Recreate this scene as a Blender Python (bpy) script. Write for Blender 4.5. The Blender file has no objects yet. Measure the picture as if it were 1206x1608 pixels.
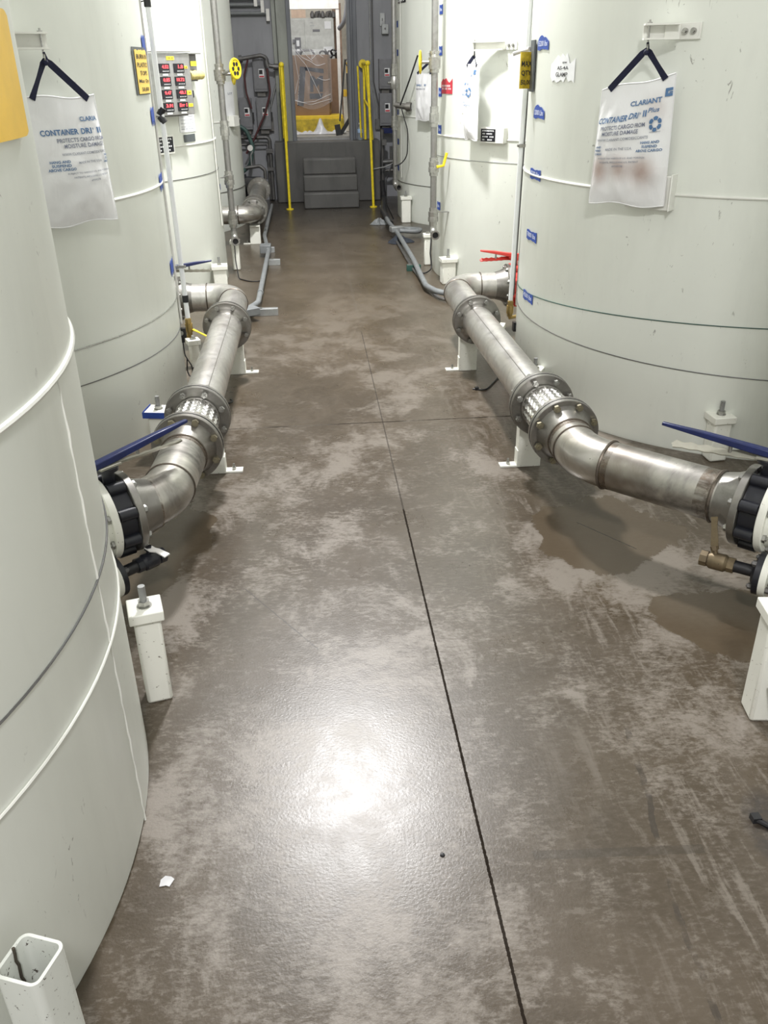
import bpy, bmesh, math, random
from math import sin, cos, pi, radians as R_, sqrt, atan2, hypot
from mathutils import Vector as V, Matrix
from mathutils import noise as noise3
random.seed(7)
S = bpy.context.scene
col = S.collection
# ------------------------------------------------------------------ camera, world, lights
cd = bpy.data.cameras.new('camera'); cam = bpy.data.objects.new('camera', cd); col.objects.link(cam)
MX = [[0.996044, -0.054429, 0.070247], [-0.0874, -0.457019, 0.885152], [-0.016073, -0.88779, -0.459968]]
m = Matrix.Identity(4)
for i in range(3):
    m[i][0] = MX[i][0]; m[i][1] = -MX[i][1]; m[i][2] = -MX[i][2]
m[0][3], m[1][3], m[2][3] = 0, 0, 1.55
cam.matrix_world = m
cd.sensor_fit = 'HORIZONTAL'; cd.sensor_width = 36; cd.lens = 1345/1206*36; cd.clip_start = .02
S.camera = cam
w = bpy.data.worlds.new('world'); S.world = w; w.use_nodes = True
w.node_tree.nodes['Background'].inputs[0].default_value = (1, .985, .955, 1)
w.node_tree.nodes['Background'].inputs[1].default_value = .56
def area(name, loc, aim, size, power, color=(1, .99, .985), sy=None):
    l = bpy.data.lights.new(name, 'AREA'); l.energy = power; l.color = color
    if sy: l.shape = 'RECTANGLE'; l.size = size; l.size_y = sy
    else: l.shape = 'DISK'; l.size = size
    o = bpy.data.objects.new(name, l); col.objects.link(o); o.location = loc
    o.rotation_euler = (V(aim)-V(loc)).to_track_quat('-Z', 'Y').to_euler(); return o
area('high_bay_lamp', (.15, 5.75, 4.4), (.15, 5.75, 0), .42, 265)
area('near_fill_light', (.1, -1.6, 4.3), (.1, -1.2, 0), .6, 150)  # unseen fill light behind the camera, added to brighten the near tank
area('next_room_fill_light', (.2, 13.1, 3.3), (.2, 14.6, 1.3), .5, 22)  # added unseen light, set near the doorway to brighten the white beam
S.view_settings.view_transform = 'Standard'; S.view_settings.look = 'None'
S.view_settings.exposure = .42; S.view_settings.gamma = 1; S.view_settings.use_curve_mapping = False

# ------------------------------------------------------------------ materials
def newmat(name):
    mt = bpy.data.materials.new(name); mt.use_nodes = True
    nt = mt.node_tree; return mt, nt, nt.nodes['Principled BSDF']
def node(nt, t, **k):
    n = nt.nodes.new(t)
    for a, b in k.items():
        if a.startswith('i_'):
            key = a[2:]; key = int(key) if key.isdigit() else key.replace('_', ' ')
            n.inputs[key].default_value = b
        else: setattr(n, a, b)
    return n
def ramp(nt, src, stops):
    r = node(nt, 'ShaderNodeValToRGB'); e = r.color_ramp.elements
    while len(e) > 1: e.remove(e[-1])
    for i, (p, c) in enumerate(stops):
        c = c if isinstance(c, tuple) else (c, c, c)
        x = e[0] if i == 0 else e.new(p)
        x.position = p; x.color = (*c, 1)
    nt.links.new(src, r.inputs[0]); return r.outputs[0]
def mix(nt, f, a, b, mode='MIX'):
    n = node(nt, 'ShaderNodeMix', data_type='RGBA', blend_type=mode)
    for s, v in ((n.inputs[0], f), (n.inputs[6], a), (n.inputs[7], b)):
        if hasattr(v, 'links'): nt.links.new(v, s)
        elif isinstance(v, (int, float)): s.default_value = v
        else: s.default_value = (*v, 1)
    return n.outputs[2]
def mth(nt, op, a, b=0., c=None):
    n = node(nt, 'ShaderNodeMath', operation=op)
    for s, v in zip(n.inputs, (a, b, c)):
        if v is None: continue
        if hasattr(v, 'links'): nt.links.new(v, s)
        else: s.default_value = v
    return n.outputs[0]
def coords(nt, scale=(1, 1, 1), rot=(0, 0, 0)):
    t = node(nt, 'ShaderNodeTexCoord'); mp = node(nt, 'ShaderNodeMapping')
    mp.inputs['Scale'].default_value = scale; mp.inputs['Rotation'].default_value = rot
    nt.links.new(t.outputs['Object'], mp.inputs[0]); return mp.outputs[0]
def noise(nt, vec, scale, detail=6, rough=.6, dist=0.):
    n = node(nt, 'ShaderNodeTexNoise', i_Scale=scale, i_Detail=detail, i_Roughness=rough, i_Distortion=dist)
    nt.links.new(vec, n.inputs['Vector']); return n.outputs[0]
def bump(nt, h, b, strength=.2, dist=.002):
    n = node(nt, 'ShaderNodeBump'); n.inputs['Strength'].default_value = strength; n.inputs['Distance'].default_value = dist
    nt.links.new(h, n.inputs['Height']); nt.links.new(n.outputs[0], b.inputs['Normal'])
def simple(name, c, rough=.5, metal=0., var=.12, scale=14., bmp=.05, emit=0, alpha=None, trans=0.):
    mt, nt, b = newmat(name)
    v = coords(nt); n = noise(nt, v, scale, 5, .6)
    d = tuple(x*(1-var) for x in c); u = tuple(min(1, x*(1+var)) for x in c)
    nt.links.new(ramp(nt, n, [(.3, d), (.7, u)]), b.inputs['Base Color'])
    b.inputs['Roughness'].default_value = rough; b.inputs['Metallic'].default_value = metal
    if bmp: bump(nt, n, b, bmp)
    if emit:
        b.inputs['Emission Color'].default_value = (*c, 1); b.inputs['Emission Strength'].default_value = emit
    if trans: b.inputs['Transmission Weight'].default_value = trans
    if alpha is not None: b.inputs['Alpha'].default_value = alpha
    return mt
def paint(name, c, rough=.38, speck=.5, smudge=.12, chips=0., chipcol=(.06, .05, .04), bmp=.12):
    """off-white gloss enamel with rub marks, specks and chipped spots"""
    mt, nt, b = newmat(name)
    v = coords(nt)
    n1 = noise(nt, v, 1.6, 5, .6, .4); n2 = noise(nt, coords(nt, (1, 1, .22)), 7, 6, .6, .3)
    d = tuple(x*(1-smudge) for x in c)
    base = mix(nt, ramp(nt, n1, [(.35, 0.), (.7, 1.)]), c, tuple(x*(1-smudge*.6) for x in c))
    base = mix(nt, ramp(nt, n2, [(.5, 0.), (.78, 1.)]), base, d)
    sc = noise(nt, coords(nt, (1, 1, .5), (.3, .2, .4)), 26, 3, .7, 1.5)
    msk = noise(nt, v, 2.1, 3)
    mm = mth(nt, 'MULTIPLY', ramp(nt, sc, [(.665, 0.), (.72, 1.)]), ramp(nt, msk, [(.5, 0.), (.62, 1.)]))
    base = mix(nt, mth(nt, 'MULTIPLY', mm, speck), base, (.16, .15, .13))
    if chips:
        cn = noise(nt, v, 75, 5, .75)
        base = mix(nt, ramp(nt, cn, [(.70-chips*.1, 0.), (.72-chips*.1, 1.)]), base, chipcol)
    nt.links.new(base, b.inputs['Base Color'])
    nt.links.new(ramp(nt, n1, [(.3, rough-.06), (.7, rough+.1)]), b.inputs['Roughness'])
    bump(nt, noise(nt, v, 5, 2), b, bmp, .004)
    return mt
def steel(name, c=(.56, .545, .515), rough=.34, dirt=.45, metal=.9, scale=9):
    mt, nt, b = newmat(name)
    v = coords(nt)
    n1 = noise(nt, v, scale, 8, .65, .9); n2 = noise(nt, coords(nt, (1, 1, 1), (.5, .7, .1)), 2.4, 4, .6, .5)
    d = tuple(x*(1-dirt) for x in c)
    base = mix(nt, ramp(nt, n1, [(.42, 0.), (.72, 1.)]), c, d)
    base = mix(nt, mth(nt, 'MULTIPLY', ramp(nt, n2, [(.45, 0.), (.68, 1.)]), dirt), base, (.20, .17, .14))
    sp = noise(nt, v, 60, 2, .5)
    base = mix(nt, ramp(nt, sp, [(.77, 0.), (.79, 1.)]), base, (.08, .07, .06))
    nt.links.new(base, b.inputs['Base Color']); b.inputs['Metallic'].default_value = metal
    nt.links.new(ramp(nt, n1, [(.35, rough-.07), (.7, rough+.14)]), b.inputs['Roughness'])
    bump(nt, n1, b, .06)
    return mt

TANK = paint('tank_enamel', (.785, .808, .748), .36, .75, .09)
POSTM = paint('post_enamel', (.80, .80, .73), .42, .7, .13, chips=.55, chipcol=(.10, .075, .05))
BRK = paint('bracket_enamel', (.80, .80, .75), .4, .4, .1)
WELD = paint('weld_enamel', (.78, .78, .73), .3, .3, .2, bmp=.6)
STEEL = steel('pipe_steel', (.62, .605, .58), .36, .38); STEELD = steel('elbow_steel', (.56, .54, .50), .34, .85, scale=4)
FLANGE = steel('flange_steel', (.30, .29, .27), .36, .3, scale=16)
BOLT = steel('bolt_zinc', (.42, .42, .40), .3, .2, scale=30)
BRASSY = steel('bolt_yellow_zinc', (.38, .35, .25), .38, .3, scale=30)
SEAM = steel('heat_tinted_weld', (.17, .145, .12), .45, .5, scale=40)
BRAID = steel('braided_steel', (.72, .71, .69), .27, .15, scale=30)
VERT = steel('riser_steel', (.34, .335, .325), .42, .25, scale=12)
FITM = steel('fitting_steel', (.50, .495, .475), .33, .4, scale=24)
GALV = steel('galvanized_conduit', (.36, .37, .37), .45, .3, .6)
DARKPIPE = steel('dark_pipe', (.13, .13, .13), .45, .3, .5)
BRASS = steel('brass', (.55, .40, .16), .35, .4)
DRAINM = steel('tarnished_brass', (.22, .17, .10), .45, .5, .7)
BLUE = simple('blue_enamel', (.005, .012, .075), .3, 0, .2)
RED = simple('red_enamel', (.55, .04, .03), .35, 0, .15)
LEVERG = simple('grey_lever_zinc', (.36, .35, .29), .5, .3, .15)
BLACK = simple('black_rubber', (.012, .012, .014), .4, 0, .3)
BLACKV = simple('black_epoxy', (.012, .013, .018), .33, 0, .3)
YEL = simple('yellow_paint', (.74, .58, .02), .45, 0, .2, 30)
YELP = simple('yellow_placard', (.86, .53, .03), .4, 0, .06)
YELS = simple('yellow_sticker', (.85, .67, .05), .5, 0, .05)
TAPE = simple('blue_tape', (.02, .06, .30), .6, 0, .2)
INK = simple('black_ink', (.02, .02, .02), .6, 0, 0)
INKW = simple('white_ink', (.62, .66, .8), .6, 0, 0)
INKB = simple('blue_ink', (.08, .17, .33), .7, 0, .1)
INKG = simple('grey_ink', (.17, .19, .26), .7, 0, .1)
INKP = simple('pale_ink', (.28, .30, .35), .7, 0, .1)
NAVY = simple('navy_webbing', (.008, .010, .035), .8, 0, .3, 80)
WHITEP = simple('white_plastic', (.8, .8, .8), .4)
PAPER = simple('paper', (.78, .79, .8), .7, 0, .04)
TUBEM = simple('clear_tube', (.80, .82, .83), .18, 0, .04)
PANEL = steel('panel_stainless', (.42, .42, .42), .42, .25, .7)
GREYBOX = simple('grey_enclosure', (.17, .172, .185), .5, 0, .12)
WALLM = paint('grey_wall_paint', (.27, .275, .295), .55, .5, .25)
JAMB = paint('grey_green_jamb', (.27, .285, .255), .45, .8, .35, chips=.5)
JAMBB = paint('blue_grey_jamb', (.15, .16, .18), .45, .8, .3, chips=.4)
CONCD = paint('dark_grey_concrete', (.10, .098, .094), .55, .5, .45, bmp=.5)
LED = simple('red_led', (1, .05, .06), .5, 0, 0, emit=2.5)
DISP = simple('display_black', (.008, .008, .012), .25)
CARD = simple('cardboard', (.30, .185, .105), .75, 0, .12, 5)
CARDD = simple('cardboard_side', (.33, .21, .125), .75, 0, .12, 5)
CARDINK = simple('box_print', (.045, .05, .065), .7, 0, .2)
WRAP = simple('stretch_film', (.85, .85, .87), .15, 0, .1, 6, .8, alpha=.17)
WRAPE = simple('stretch_film_folds', (.9, .9, .92), .2, 0, .1, 6, .3, alpha=.62)
CREAM = simple('cream_wall', (.72, .68, .58), .5)
WHITEM = simple('white_steel', (.70, .69, .66), .45)
CABM = simple('cabinet_grey', (.52, .53, .50), .5)
HOSE = simple('green_hose', (.05, .10, .09), .5, 0, .3)
HOSER = simple('burgundy_hose', (.07, .018, .02), .5)
PVC = simple('grey_pvc', (.17, .18, .185), .5, 0, .15)
STRUT = simple('strut_zinc', (.33, .34, .34), .45, .5, .2)
GREENB = simple('dark_green_block', (.02, .07, .055), .6)
RAG = simple('dark_rag', (.02, .025, .035), .85, 0, .4, 40)
SHEETW = simple('white_plastic_sheet', (.55, .55, .56), .35, 0, .15, 20)
BOTM = simple('bottle_plastic', (.7, .78, .85), .08, 0, .05, trans=.85)
REDLAB = simple('red_label', (.50, .03, .05), .5, 0, .2, 60)
DARKTAPE = simple('dark_plate', (.09, .10, .105), .5)

def bag_mat():
    mt, nt, b = newmat('white_bag_fabric')
    v = coords(nt)
    n = noise(nt, v, 9, 6, .6, .6)
    c = ramp(nt, n, [(.3, (.74, .745, .755)), (.7, (.80, .80, .81))])
    nt.links.new(c, b.inputs['Base Color']); b.inputs['Roughness'].default_value = .55
    b.inputs['Sheen Weight'].default_value = .2
    bump(nt, noise(nt, coords(nt, (1, 1, .6)), 16, 4, .5, 1.2), b, .55, .006)
    return mt
BAG = bag_mat()
def bag_stain_mat():
    mt, nt, b = newmat('white_bag_fabric_stained')
    v = coords(nt)
    sp = node(nt, 'ShaderNodeSeparateXYZ'); nt.links.new(v, sp.inputs[0])
    n = noise(nt, v, 7, 6, .6, .6)
    # three brownish blotches of the damp filling, low on the sack
    tot = None
    for (x, z, rx, rz) in ((-.125, .125, .035, .05), (-.035, .14, .04, .045), (.065, .13, .05, .05), (.09, .36, .05, .05)):
        dx = mth(nt, 'DIVIDE', mth(nt, 'SUBTRACT', sp.outputs[0], x), rx)
        dz = mth(nt, 'DIVIDE', mth(nt, 'SUBTRACT', sp.outputs[2], z), rz)
        d = mth(nt, 'ADD', mth(nt, 'MULTIPLY', dx, dx), mth(nt, 'MULTIPLY', dz, dz))
        k = 1.15 if z < .3 else .35
        g = mth(nt, 'MULTIPLY', mth(nt, 'EXPONENT', mth(nt, 'MULTIPLY', d, -1.)), k)
        tot = g if tot is None else mth(nt, 'ADD', tot, g)
    f = mth(nt, 'MULTIPLY', tot, ramp(nt, n, [(.3, .6), (.65, 1.)]))
    low = mth(nt, 'MULTIPLY', mth(nt, 'LESS_THAN', sp.outputs[2], .15), .10)
    c = mix(nt, f, (.78, .785, .79), (.42, .31, .27)); c = mix(nt, low, c, (.5, .46, .46))
    nt.links.new(c, b.inputs['Base Color']); b.inputs['Roughness'].default_value = .55
    bump(nt, noise(nt, coords(nt, (1, 1, .6)), 16, 4, .5, 1.2), b, .55, .006)
    return mt
BAGS = bag_stain_mat()

def floor_mat():
    mt, nt, b = newmat('wet_stained_concrete')
    v = coords(nt)
    sp = node(nt, 'ShaderNodeSeparateXYZ'); nt.links.new(v, sp.inputs[0]); X, Y = sp.outputs[0], sp.outputs[1]
    big = noise(nt, v, 1.3, 4, .55, .8)
    med = noise(nt, coords(nt, (1, .8, 1), (0, 0, .5)), 4.2, 12, .74, .35)
    med2 = noise(nt, coords(nt, (1, 1.5, 1), (0, 0, .6)), 9, 12, .78, .3)
    grain = noise(nt, coords(nt, (1, 2.2, 1), (0, 0, .35)), 34, 8, .75, .2)
    strk = noise(nt, coords(nt, (14, 1.7, 1), (0, 0, -.85)), 2.2, 6, .65, .5)
    fine = noise(nt, v, 90, 4, .7)
    brown = mix(nt, ramp(nt, big, [(.3, 0.), (.7, 1.)]), (.045, .033, .0195), (.076, .057, .037))
    brown = mix(nt, mth(nt, 'MULTIPLY', ramp(nt, grain, [(.42, 0.), (.66, 1.)]), .42), brown, (.108, .087, .066))
    brown = mix(nt, mth(nt, 'MULTIPLY', ramp(nt, noise(nt, v, 3, 8, .6, .8), [(.45, 0.), (.7, 1.)]), .5), brown, (.105, .083, .060))
    # pale mineral residue where the wash water dried
    r1 = ramp(nt, mth(nt, 'ADD', mth(nt, 'MULTIPLY', big, .45), mth(nt, 'ADD', mth(nt, 'MULTIPLY', med, .6), mth(nt, 'MULTIPLY', grain, .25))), [(.645, 0.), (.725, 1.)])
    r2 = ramp(nt, mth(nt, 'ADD', mth(nt, 'MULTIPLY', med2, .7), mth(nt, 'MULTIPLY', grain, .4)), [(.575, 0.), (.64, 1.)])
    r3 = ramp(nt, mth(nt, 'ADD', mth(nt, 'MULTIPLY', strk, .7), mth(nt, 'MULTIPLY', grain, .35)), [(.54, 0.), (.63, 1.)])
    res = mth(nt, 'MAXIMUM', mth(nt, 'MULTIPLY', r1, .85), mth(nt, 'MULTIPLY', mth(nt, 'MULTIPLY', r2, ramp(nt, big, [(.38, .15), (.6, 1.)])), .8))
    res = mth(nt, 'MAXIMUM', res, mth(nt, 'MULTIPLY', mth(nt, 'MULTIPLY', r3, ramp(nt, X, [(.45, 0.), (.8, 1.)])), .55))
    far = node(nt, 'ShaderNodeMapRange'); far.inputs[1].default_value = 3.0; far.inputs[2].default_value = 6.8; far.inputs[3].default_value = 1; far.inputs[4].default_value = .12
    nt.links.new(Y, far.inputs[0]); res = mth(nt, 'MULTIPLY', res, far.outputs[0])
    # puddle by the right elbow: smooth, brown, no residue
    wob = mth(nt, 'ADD', mth(nt, 'MULTIPLY', mth(nt, 'SUBTRACT', med, .5), 1.3), mth(nt, 'MULTIPLY', mth(nt, 'SUBTRACT', noise(nt, v, 3.1, 3, .5), .5), 2.6))
    def blob(cx, cy, rx, ry, edge=.12):
        dx = mth(nt, 'DIVIDE', mth(nt, 'SUBTRACT', X, cx), rx); dy = mth(nt, 'DIVIDE', mth(nt, 'SUBTRACT', Y, cy), ry)
        d = mth(nt, 'ADD', mth(nt, 'ADD', mth(nt, 'MULTIPLY', dx, dx), mth(nt, 'MULTIPLY', dy, dy)), wob)
        return ramp(nt, d, [(.9-edge, 1.), (.9, 0.)])
    pud = mth(nt, 'MAXIMUM', blob(1.02, 2.72, .27, .34), blob(1.22, 2.12, .22, .2))
    pud = mth(nt, 'MAXIMUM', pud, blob(-.62, 2.85, .22, .5))
    res = mth(nt, 'MULTIPLY', res, mth(nt, 'SUBTRACT', 1., mth(nt, 'MULTIPLY', pud, .9)))
    colr = mix(nt, res, brown, (.205, .180, .152))
    colr = mix(nt, mth(nt, 'MULTIPLY', pud, .7), colr, (.085, .064, .042))
    # the gritty spill behind the right conduit
    grit = mth(nt, 'MULTIPLY', blob(1.1, 9.35, .42, .62, .3), ramp(nt, noise(nt, v, 30, 4, .7), [(.35, .35), (.6, 1.)]))
    colr = mix(nt, mth(nt, 'MULTIPLY', grit, .8), colr, (.03, .024, .02))
    oil = mth(nt, 'MULTIPLY', blob(1.0, 1.33, .09, .16, .6), ramp(nt, noise(nt, v, 25, 5, .7), [(.3, .1), (.6, .9)]))
    colr = mix(nt, oil, colr, (.02, .018, .02))
    endw = node(nt, 'ShaderNodeMapRange'); endw.inputs[1].default_value = 9.3; endw.inputs[2].default_value = 11.2; endw.inputs[3].default_value = 0; endw.inputs[4].default_value = .75  # floor colour gets darker towards the far end
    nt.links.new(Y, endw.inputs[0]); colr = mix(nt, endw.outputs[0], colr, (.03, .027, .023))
    # black grit specks
    spk = ramp(nt, noise(nt, v, 55, 3, .6), [(.745, 0.), (.76, 1.)])
    colr = mix(nt, mth(nt, 'MULTIPLY', spk, .7), colr, (.02, .016, .013))
    # streaks of wet wheel marks
    arc = mth(nt, 'ABSOLUTE', mth(nt, 'SUBTRACT', X, mth(nt, 'ADD', mth(nt, 'MULTIPLY', mth(nt, 'SUBTRACT', Y, 1.2), .12), mth(nt, 'ADD', .70, mth(nt, 'MULTIPLY', wob, .03)))))
    arcm = mth(nt, 'MULTIPLY', mth(nt, 'LESS_THAN', arc, .007), mth(nt, 'MULTIPLY', mth(nt, 'LESS_THAN', Y, 1.75), ramp(nt, noise(nt, v, 9, 5), [(.48, 0.), (.58, .8)])))
    colr = mix(nt, arcm, colr, (.034, .026, .019))
    def scratch(ax, ay, bx_, by_, wd, cl, s):
        L_ = hypot(bx_-ax, by_-ay); ux, uy = (bx_-ax)/L_, (by_-ay)/L_
        al = mth(nt, 'ADD', mth(nt, 'MULTIPLY', mth(nt, 'SUBTRACT', X, ax), ux), mth(nt, 'MULTIPLY', mth(nt, 'SUBTRACT', Y, ay), uy))
        ac = mth(nt, 'ABSOLUTE', mth(nt, 'ADD', mth(nt, 'SUBTRACT', mth(nt, 'MULTIPLY', mth(nt, 'SUBTRACT', X, ax), uy), mth(nt, 'MULTIPLY', mth(nt, 'SUBTRACT', Y, ay), ux)), mth(nt, 'MULTIPLY', mth(nt, 'SUBTRACT', fine, .5), .01)))
        k = mth(nt, 'MULTIPLY', mth(nt, 'LESS_THAN', ac, wd), mth(nt, 'MULTIPLY', mth(nt, 'GREATER_THAN', al, 0.), mth(nt, 'LESS_THAN', al, L_)))
        return mix(nt, mth(nt, 'MULTIPLY', k, s), colr, cl)
    colr = scratch(-.277, 2.476, -.038, 2.11, .0022, (.03, .024, .018), .7)
    colr = scratch(.959, 2.812, 1.115, 2.587, .002, (.02, .016, .012), .8)
    colr = scratch(.42, 1.30, .80, 1.28, .012, (.035, .028, .02), .45)
    # saw-cut joints
    def line(a, b_, wd, lo, hi, other, s):
        d = mth(nt, 'ABSOLUTE', mth(nt, 'SUBTRACT', a, mth(nt, 'ADD', b_, mth(nt, 'MULTIPLY', mth(nt, 'SUBTRACT', fine, .5), .006))))
        l = mth(nt, 'LESS_THAN', d, wd)
        l = mth(nt, 'MULTIPLY', l, mth(nt, 'MULTIPLY', mth(nt, 'GREATER_THAN', other, lo), mth(nt, 'LESS_THAN', other, hi)))
        return mth(nt, 'MULTIPLY', l, s)
    j1 = line(X, .315, .0034, -2, 3.0, Y, .9); j1b = line(X, .315, .0034, 3.0, 5.6, Y, .55); j2 = mth(nt, 'MULTIPLY', line(Y, 3.945, .005, -.6, 1.0, X, .8), ramp(nt, noise(nt, v, 6, 4), [(.4, .25), (.55, 1.)]))
    j = mth(nt, 'MAXIMUM', j1, mth(nt, 'MAXIMUM', j2, j1b))
    colr = mix(nt, j, colr, (.012, .009, .007))
    j3 = line(Y, 7.9, .012, -1.5, 1, X, .35); j4 = line(X, .318, .008, 6, 11, Y, .3)
    colr = mix(nt, mth(nt, 'MAXIMUM', j3, j4), colr, (.10, .088, .074))
    ed = mth(nt, 'SUBTRACT', mth(nt, 'ABSOLUTE', mth(nt, 'SUBTRACT', X, .315)), 0.)
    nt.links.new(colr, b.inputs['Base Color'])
    ro = mix(nt, ramp(nt, med, [(.3, 0.), (.7, 1.)]), (.25, .25, .25), (.37, .37, .37))
    ro = mix(nt, res, ro, (.37, .37, .37)); ro = mix(nt, j, ro, (.9, .9, .9))
    ro = mix(nt, pud, ro, (.2, .2, .2))
    nt.links.new(ro, b.inputs['Roughness'])
    h = mth(nt, 'ADD', mth(nt, 'MULTIPLY', noise(nt, v, 140, 3, .6), .5), mth(nt, 'MULTIPLY', med2, .6))
    h = mth(nt, 'MULTIPLY', h, mth(nt, 'SUBTRACT', 1., mth(nt, 'MULTIPLY', pud, .8)))
    bump(nt, h, b, .22, .003)
    nt.links.new(mth(nt, 'SUBTRACT', .5, mth(nt, 'MULTIPLY', j, .5)), b.inputs['Specular IOR Level'])
    return mt
FLOOR = floor_mat()

# ------------------------------------------------------------------ mesh builder
def frame(d):
    d = V(d).normalized(); a = V((0, 0, 1)) if abs(d.z) < .9 else V((1, 0, 0))
    x = d.cross(a).normalized(); return x, x.cross(d).normalized()*-1, d
def fillet(pts, rad, n=8):
    pts = [V(p) for p in pts]; out = [pts[0]]
    for i in range(1, len(pts)-1):
        a, b, c = pts[i-1], pts[i], pts[i+1]
        r = rad[i-1] if isinstance(rad, (list, tuple)) else rad
        u = (a-b).normalized(); w_ = (c-b).normalized(); ang = u.angle(w_)
        if pi-ang < 1e-3: out.append(b); continue
        t = min(r/math.tan(ang/2), (a-b).length*.49 if i > 1 else (a-b).length*.98, (c-b).length*.98)
        r2 = t*math.tan(ang/2); cen = b+(u+w_).normalized()*(r2/sin(ang/2))
        p0, p1 = b+u*t-cen, b+w_*t-cen; tot = p0.angle(p1); ax = p0.cross(p1).normalized()
        for k in range(n+1): out.append(cen+Matrix.Rotation(tot*k/n, 3, ax)@p0)
    out.append(pts[-1]); return out
class MB:
    def __init__(s): s.v = []; s.f = []
    def add(s, vs, fs):
        o = len(s.v); s.v += [tuple(p) for p in vs]; s.f += [tuple(i+o for i in f) for f in fs]; return s
    def box(s, c, d, rot=None):
        c = V(c); vs = []
        for x in (-.5, .5):
            for y in (-.5, .5):
                for z in (-.5, .5):
                    p = V((x*d[0], y*d[1], z*d[2]))
                    if rot is not None: p = rot@p
                    vs.append(c+p)
        return s.add(vs, [(0, 1, 3, 2), (4, 6, 7, 5), (0, 4, 5, 1), (2, 3, 7, 6), (0, 2, 6, 4), (1, 5, 7, 3)])
    def lathe(s, a, d, prof, seg=32, closed=True, ph=0.):
        """prof: list of (distance along d, radius)"""
        a = V(a); x, y, d = frame(d); vs = []; fs = []; n = len(prof)
        for t, r in prof:
            for k in range(seg):
                q = 2*pi*k/seg+ph; vs.append(a+d*t+(x*cos(q)+y*sin(q))*r)
        for i in range(n-1):
            for k in range(seg):
                k2 = (k+1) % seg; fs.append((i*seg+k, i*seg+k2, (i+1)*seg+k2, (i+1)*seg+k))
        if closed:
            fs.append(tuple(range(seg))[::-1]); fs.append(tuple((n-1)*seg+k for k in range(seg)))
        return s.add(vs, fs)
    def cyl(s, a, b, r, r2=None, seg=24, ph=0.):
        a, b = V(a), V(b); L = (b-a).length
        return s.lathe(a, b-a, [(0, r), (L, r if r2 is None else r2)], seg, True, ph)
    def tube(s, pts, r, seg=12, cap=True, flat=None):
        pts = [V(p) for p in pts]; n = len(pts); vs = []; fs = []
        T = [(pts[min(i+1, n-1)]-pts[max(i-1, 0)]).normalized() for i in range(n)]
        x, y, _ = frame(T[0])
        for i in range(n):
            if i:
                q = T[i-1].rotation_difference(T[i]); x = q@x; y = q@y
            rr = r[i] if isinstance(r, (list, tuple)) else r
            for k in range(seg):
                a = 2*pi*k/seg; vs.append(pts[i]+x*cos(a)*rr+y*sin(a)*rr*(flat or 1))
        for i in range(n-1):
            for k in range(seg):
                k2 = (k+1) % seg; fs.append((i*seg+k, i*seg+k2, (i+1)*seg+k2, (i+1)*seg+k))
        if cap: fs.append(tuple(range(seg))[::-1]); fs.append(tuple((n-1)*seg+k for k in range(seg)))
        return s.add(vs, fs)
    def ring(s, c, d, Rr, r, seg=64, sr=8):
        c = V(c); x, y, d = frame(d); vs = []; fs = []
        for i in range(seg):
            a = 2*pi*i/seg; e = x*cos(a)+y*sin(a)
            for k in range(sr):
                b = 2*pi*k/sr; vs.append(c+e*(Rr+r*cos(b))+d*r*sin(b))
        for i in range(seg):
            for k in range(sr):
                i2, k2 = (i+1) % seg, (k+1) % sr
                fs.append((i*sr+k, i2*sr+k, i2*sr+k2, i*sr+k2))
        return s.add(vs, fs)
    def ball(s, c, r, seg=12):
        pr = [(-cos(pi*k/8)*r, max(1e-4, sin(pi*k/8)*r)) for k in range(9)]
        return s.lathe(c, (0, 0, 1), pr, seg)
    def prism(s, poly, o, ux, uy, th):
        o, ux, uy = V(o), V(ux).normalized(), V(uy).normalized(); nz = ux.cross(uy)*th/2; n = len(poly)
        vs = [o+ux*p[0]+uy*p[1]-nz for p in poly]+[o+ux*p[0]+uy*p[1]+nz for p in poly]
        fs = [tuple(range(n))[::-1], tuple(range(n, 2*n))]+[(i, (i+1) % n, n+(i+1) % n, n+i) for i in range(n)]
        return s.add(vs, fs)
    def build(s, name, mat, parent=None, org=None, angle=35, bev=0, sub=0):
        me = bpy.data.meshes.new(name)
        if org is not None: s.v = [tuple(V(p)-V(org)) for p in s.v]
        elif parent is not None and parent.get('_w'):
            p = V(parent['_w']); s.v = [tuple(V(q)-p) for q in s.v]
        me.from_pydata(s.v, [], s.f); me.update()
        bm = bmesh.new(); bm.from_mesh(me); bmesh.ops.recalc_face_normals(bm, faces=bm.faces); bm.to_mesh(me); bm.free()
        me.polygons.foreach_set('use_smooth', [True]*len(me.polygons)); me.set_sharp_from_angle(angle=R_(angle))
        me.materials.append(mat)
        o = bpy.data.objects.new(name, me); col.objects.link(o)
        if parent is not None: o.parent = parent
        if bev:
            b = o.modifiers.new('bevel', 'BEVEL'); b.width = bev; b.segments = 2; b.limit_method = 'ANGLE'; b.angle_limit = R_(40)
        if sub:
            b = o.modifiers.new('sub', 'SUBSURF'); b.levels = sub; b.render_levels = sub
        return o
def tag(o, label, cat, group=None):
    o['label'] = label; o['category'] = cat
    if group: o['group'] = group
    return o
def thing(name, label, cat, loc, group=None, world=False, rz=0):
    """world=True: parts are then given in world coordinates"""
    o = bpy.data.objects.new(name, None); col.objects.link(o); o.location = loc; o.rotation_euler = (0, 0, rz)
    o.empty_display_size = .05
    if world: WORG[o.name] = V(loc)
    return tag(o, label, cat, group)
WORG = {}
def P(mb, name, mat, parent, label=None, **k):
    """part of a thing whose parts are written in world coordinates"""
    top = parent
    while top.parent: top = top.parent
    o = mb.build(name, mat, parent, org=WORG.get(top.name), **k)
    if label: o['label'] = label
    return o
def solo(mb, name, mat, label, cat, loc, group=None, **k):
    o = mb.build(name, mat, None, org=loc, **k); o.location = loc; return tag(o, label, cat, group)
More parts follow.
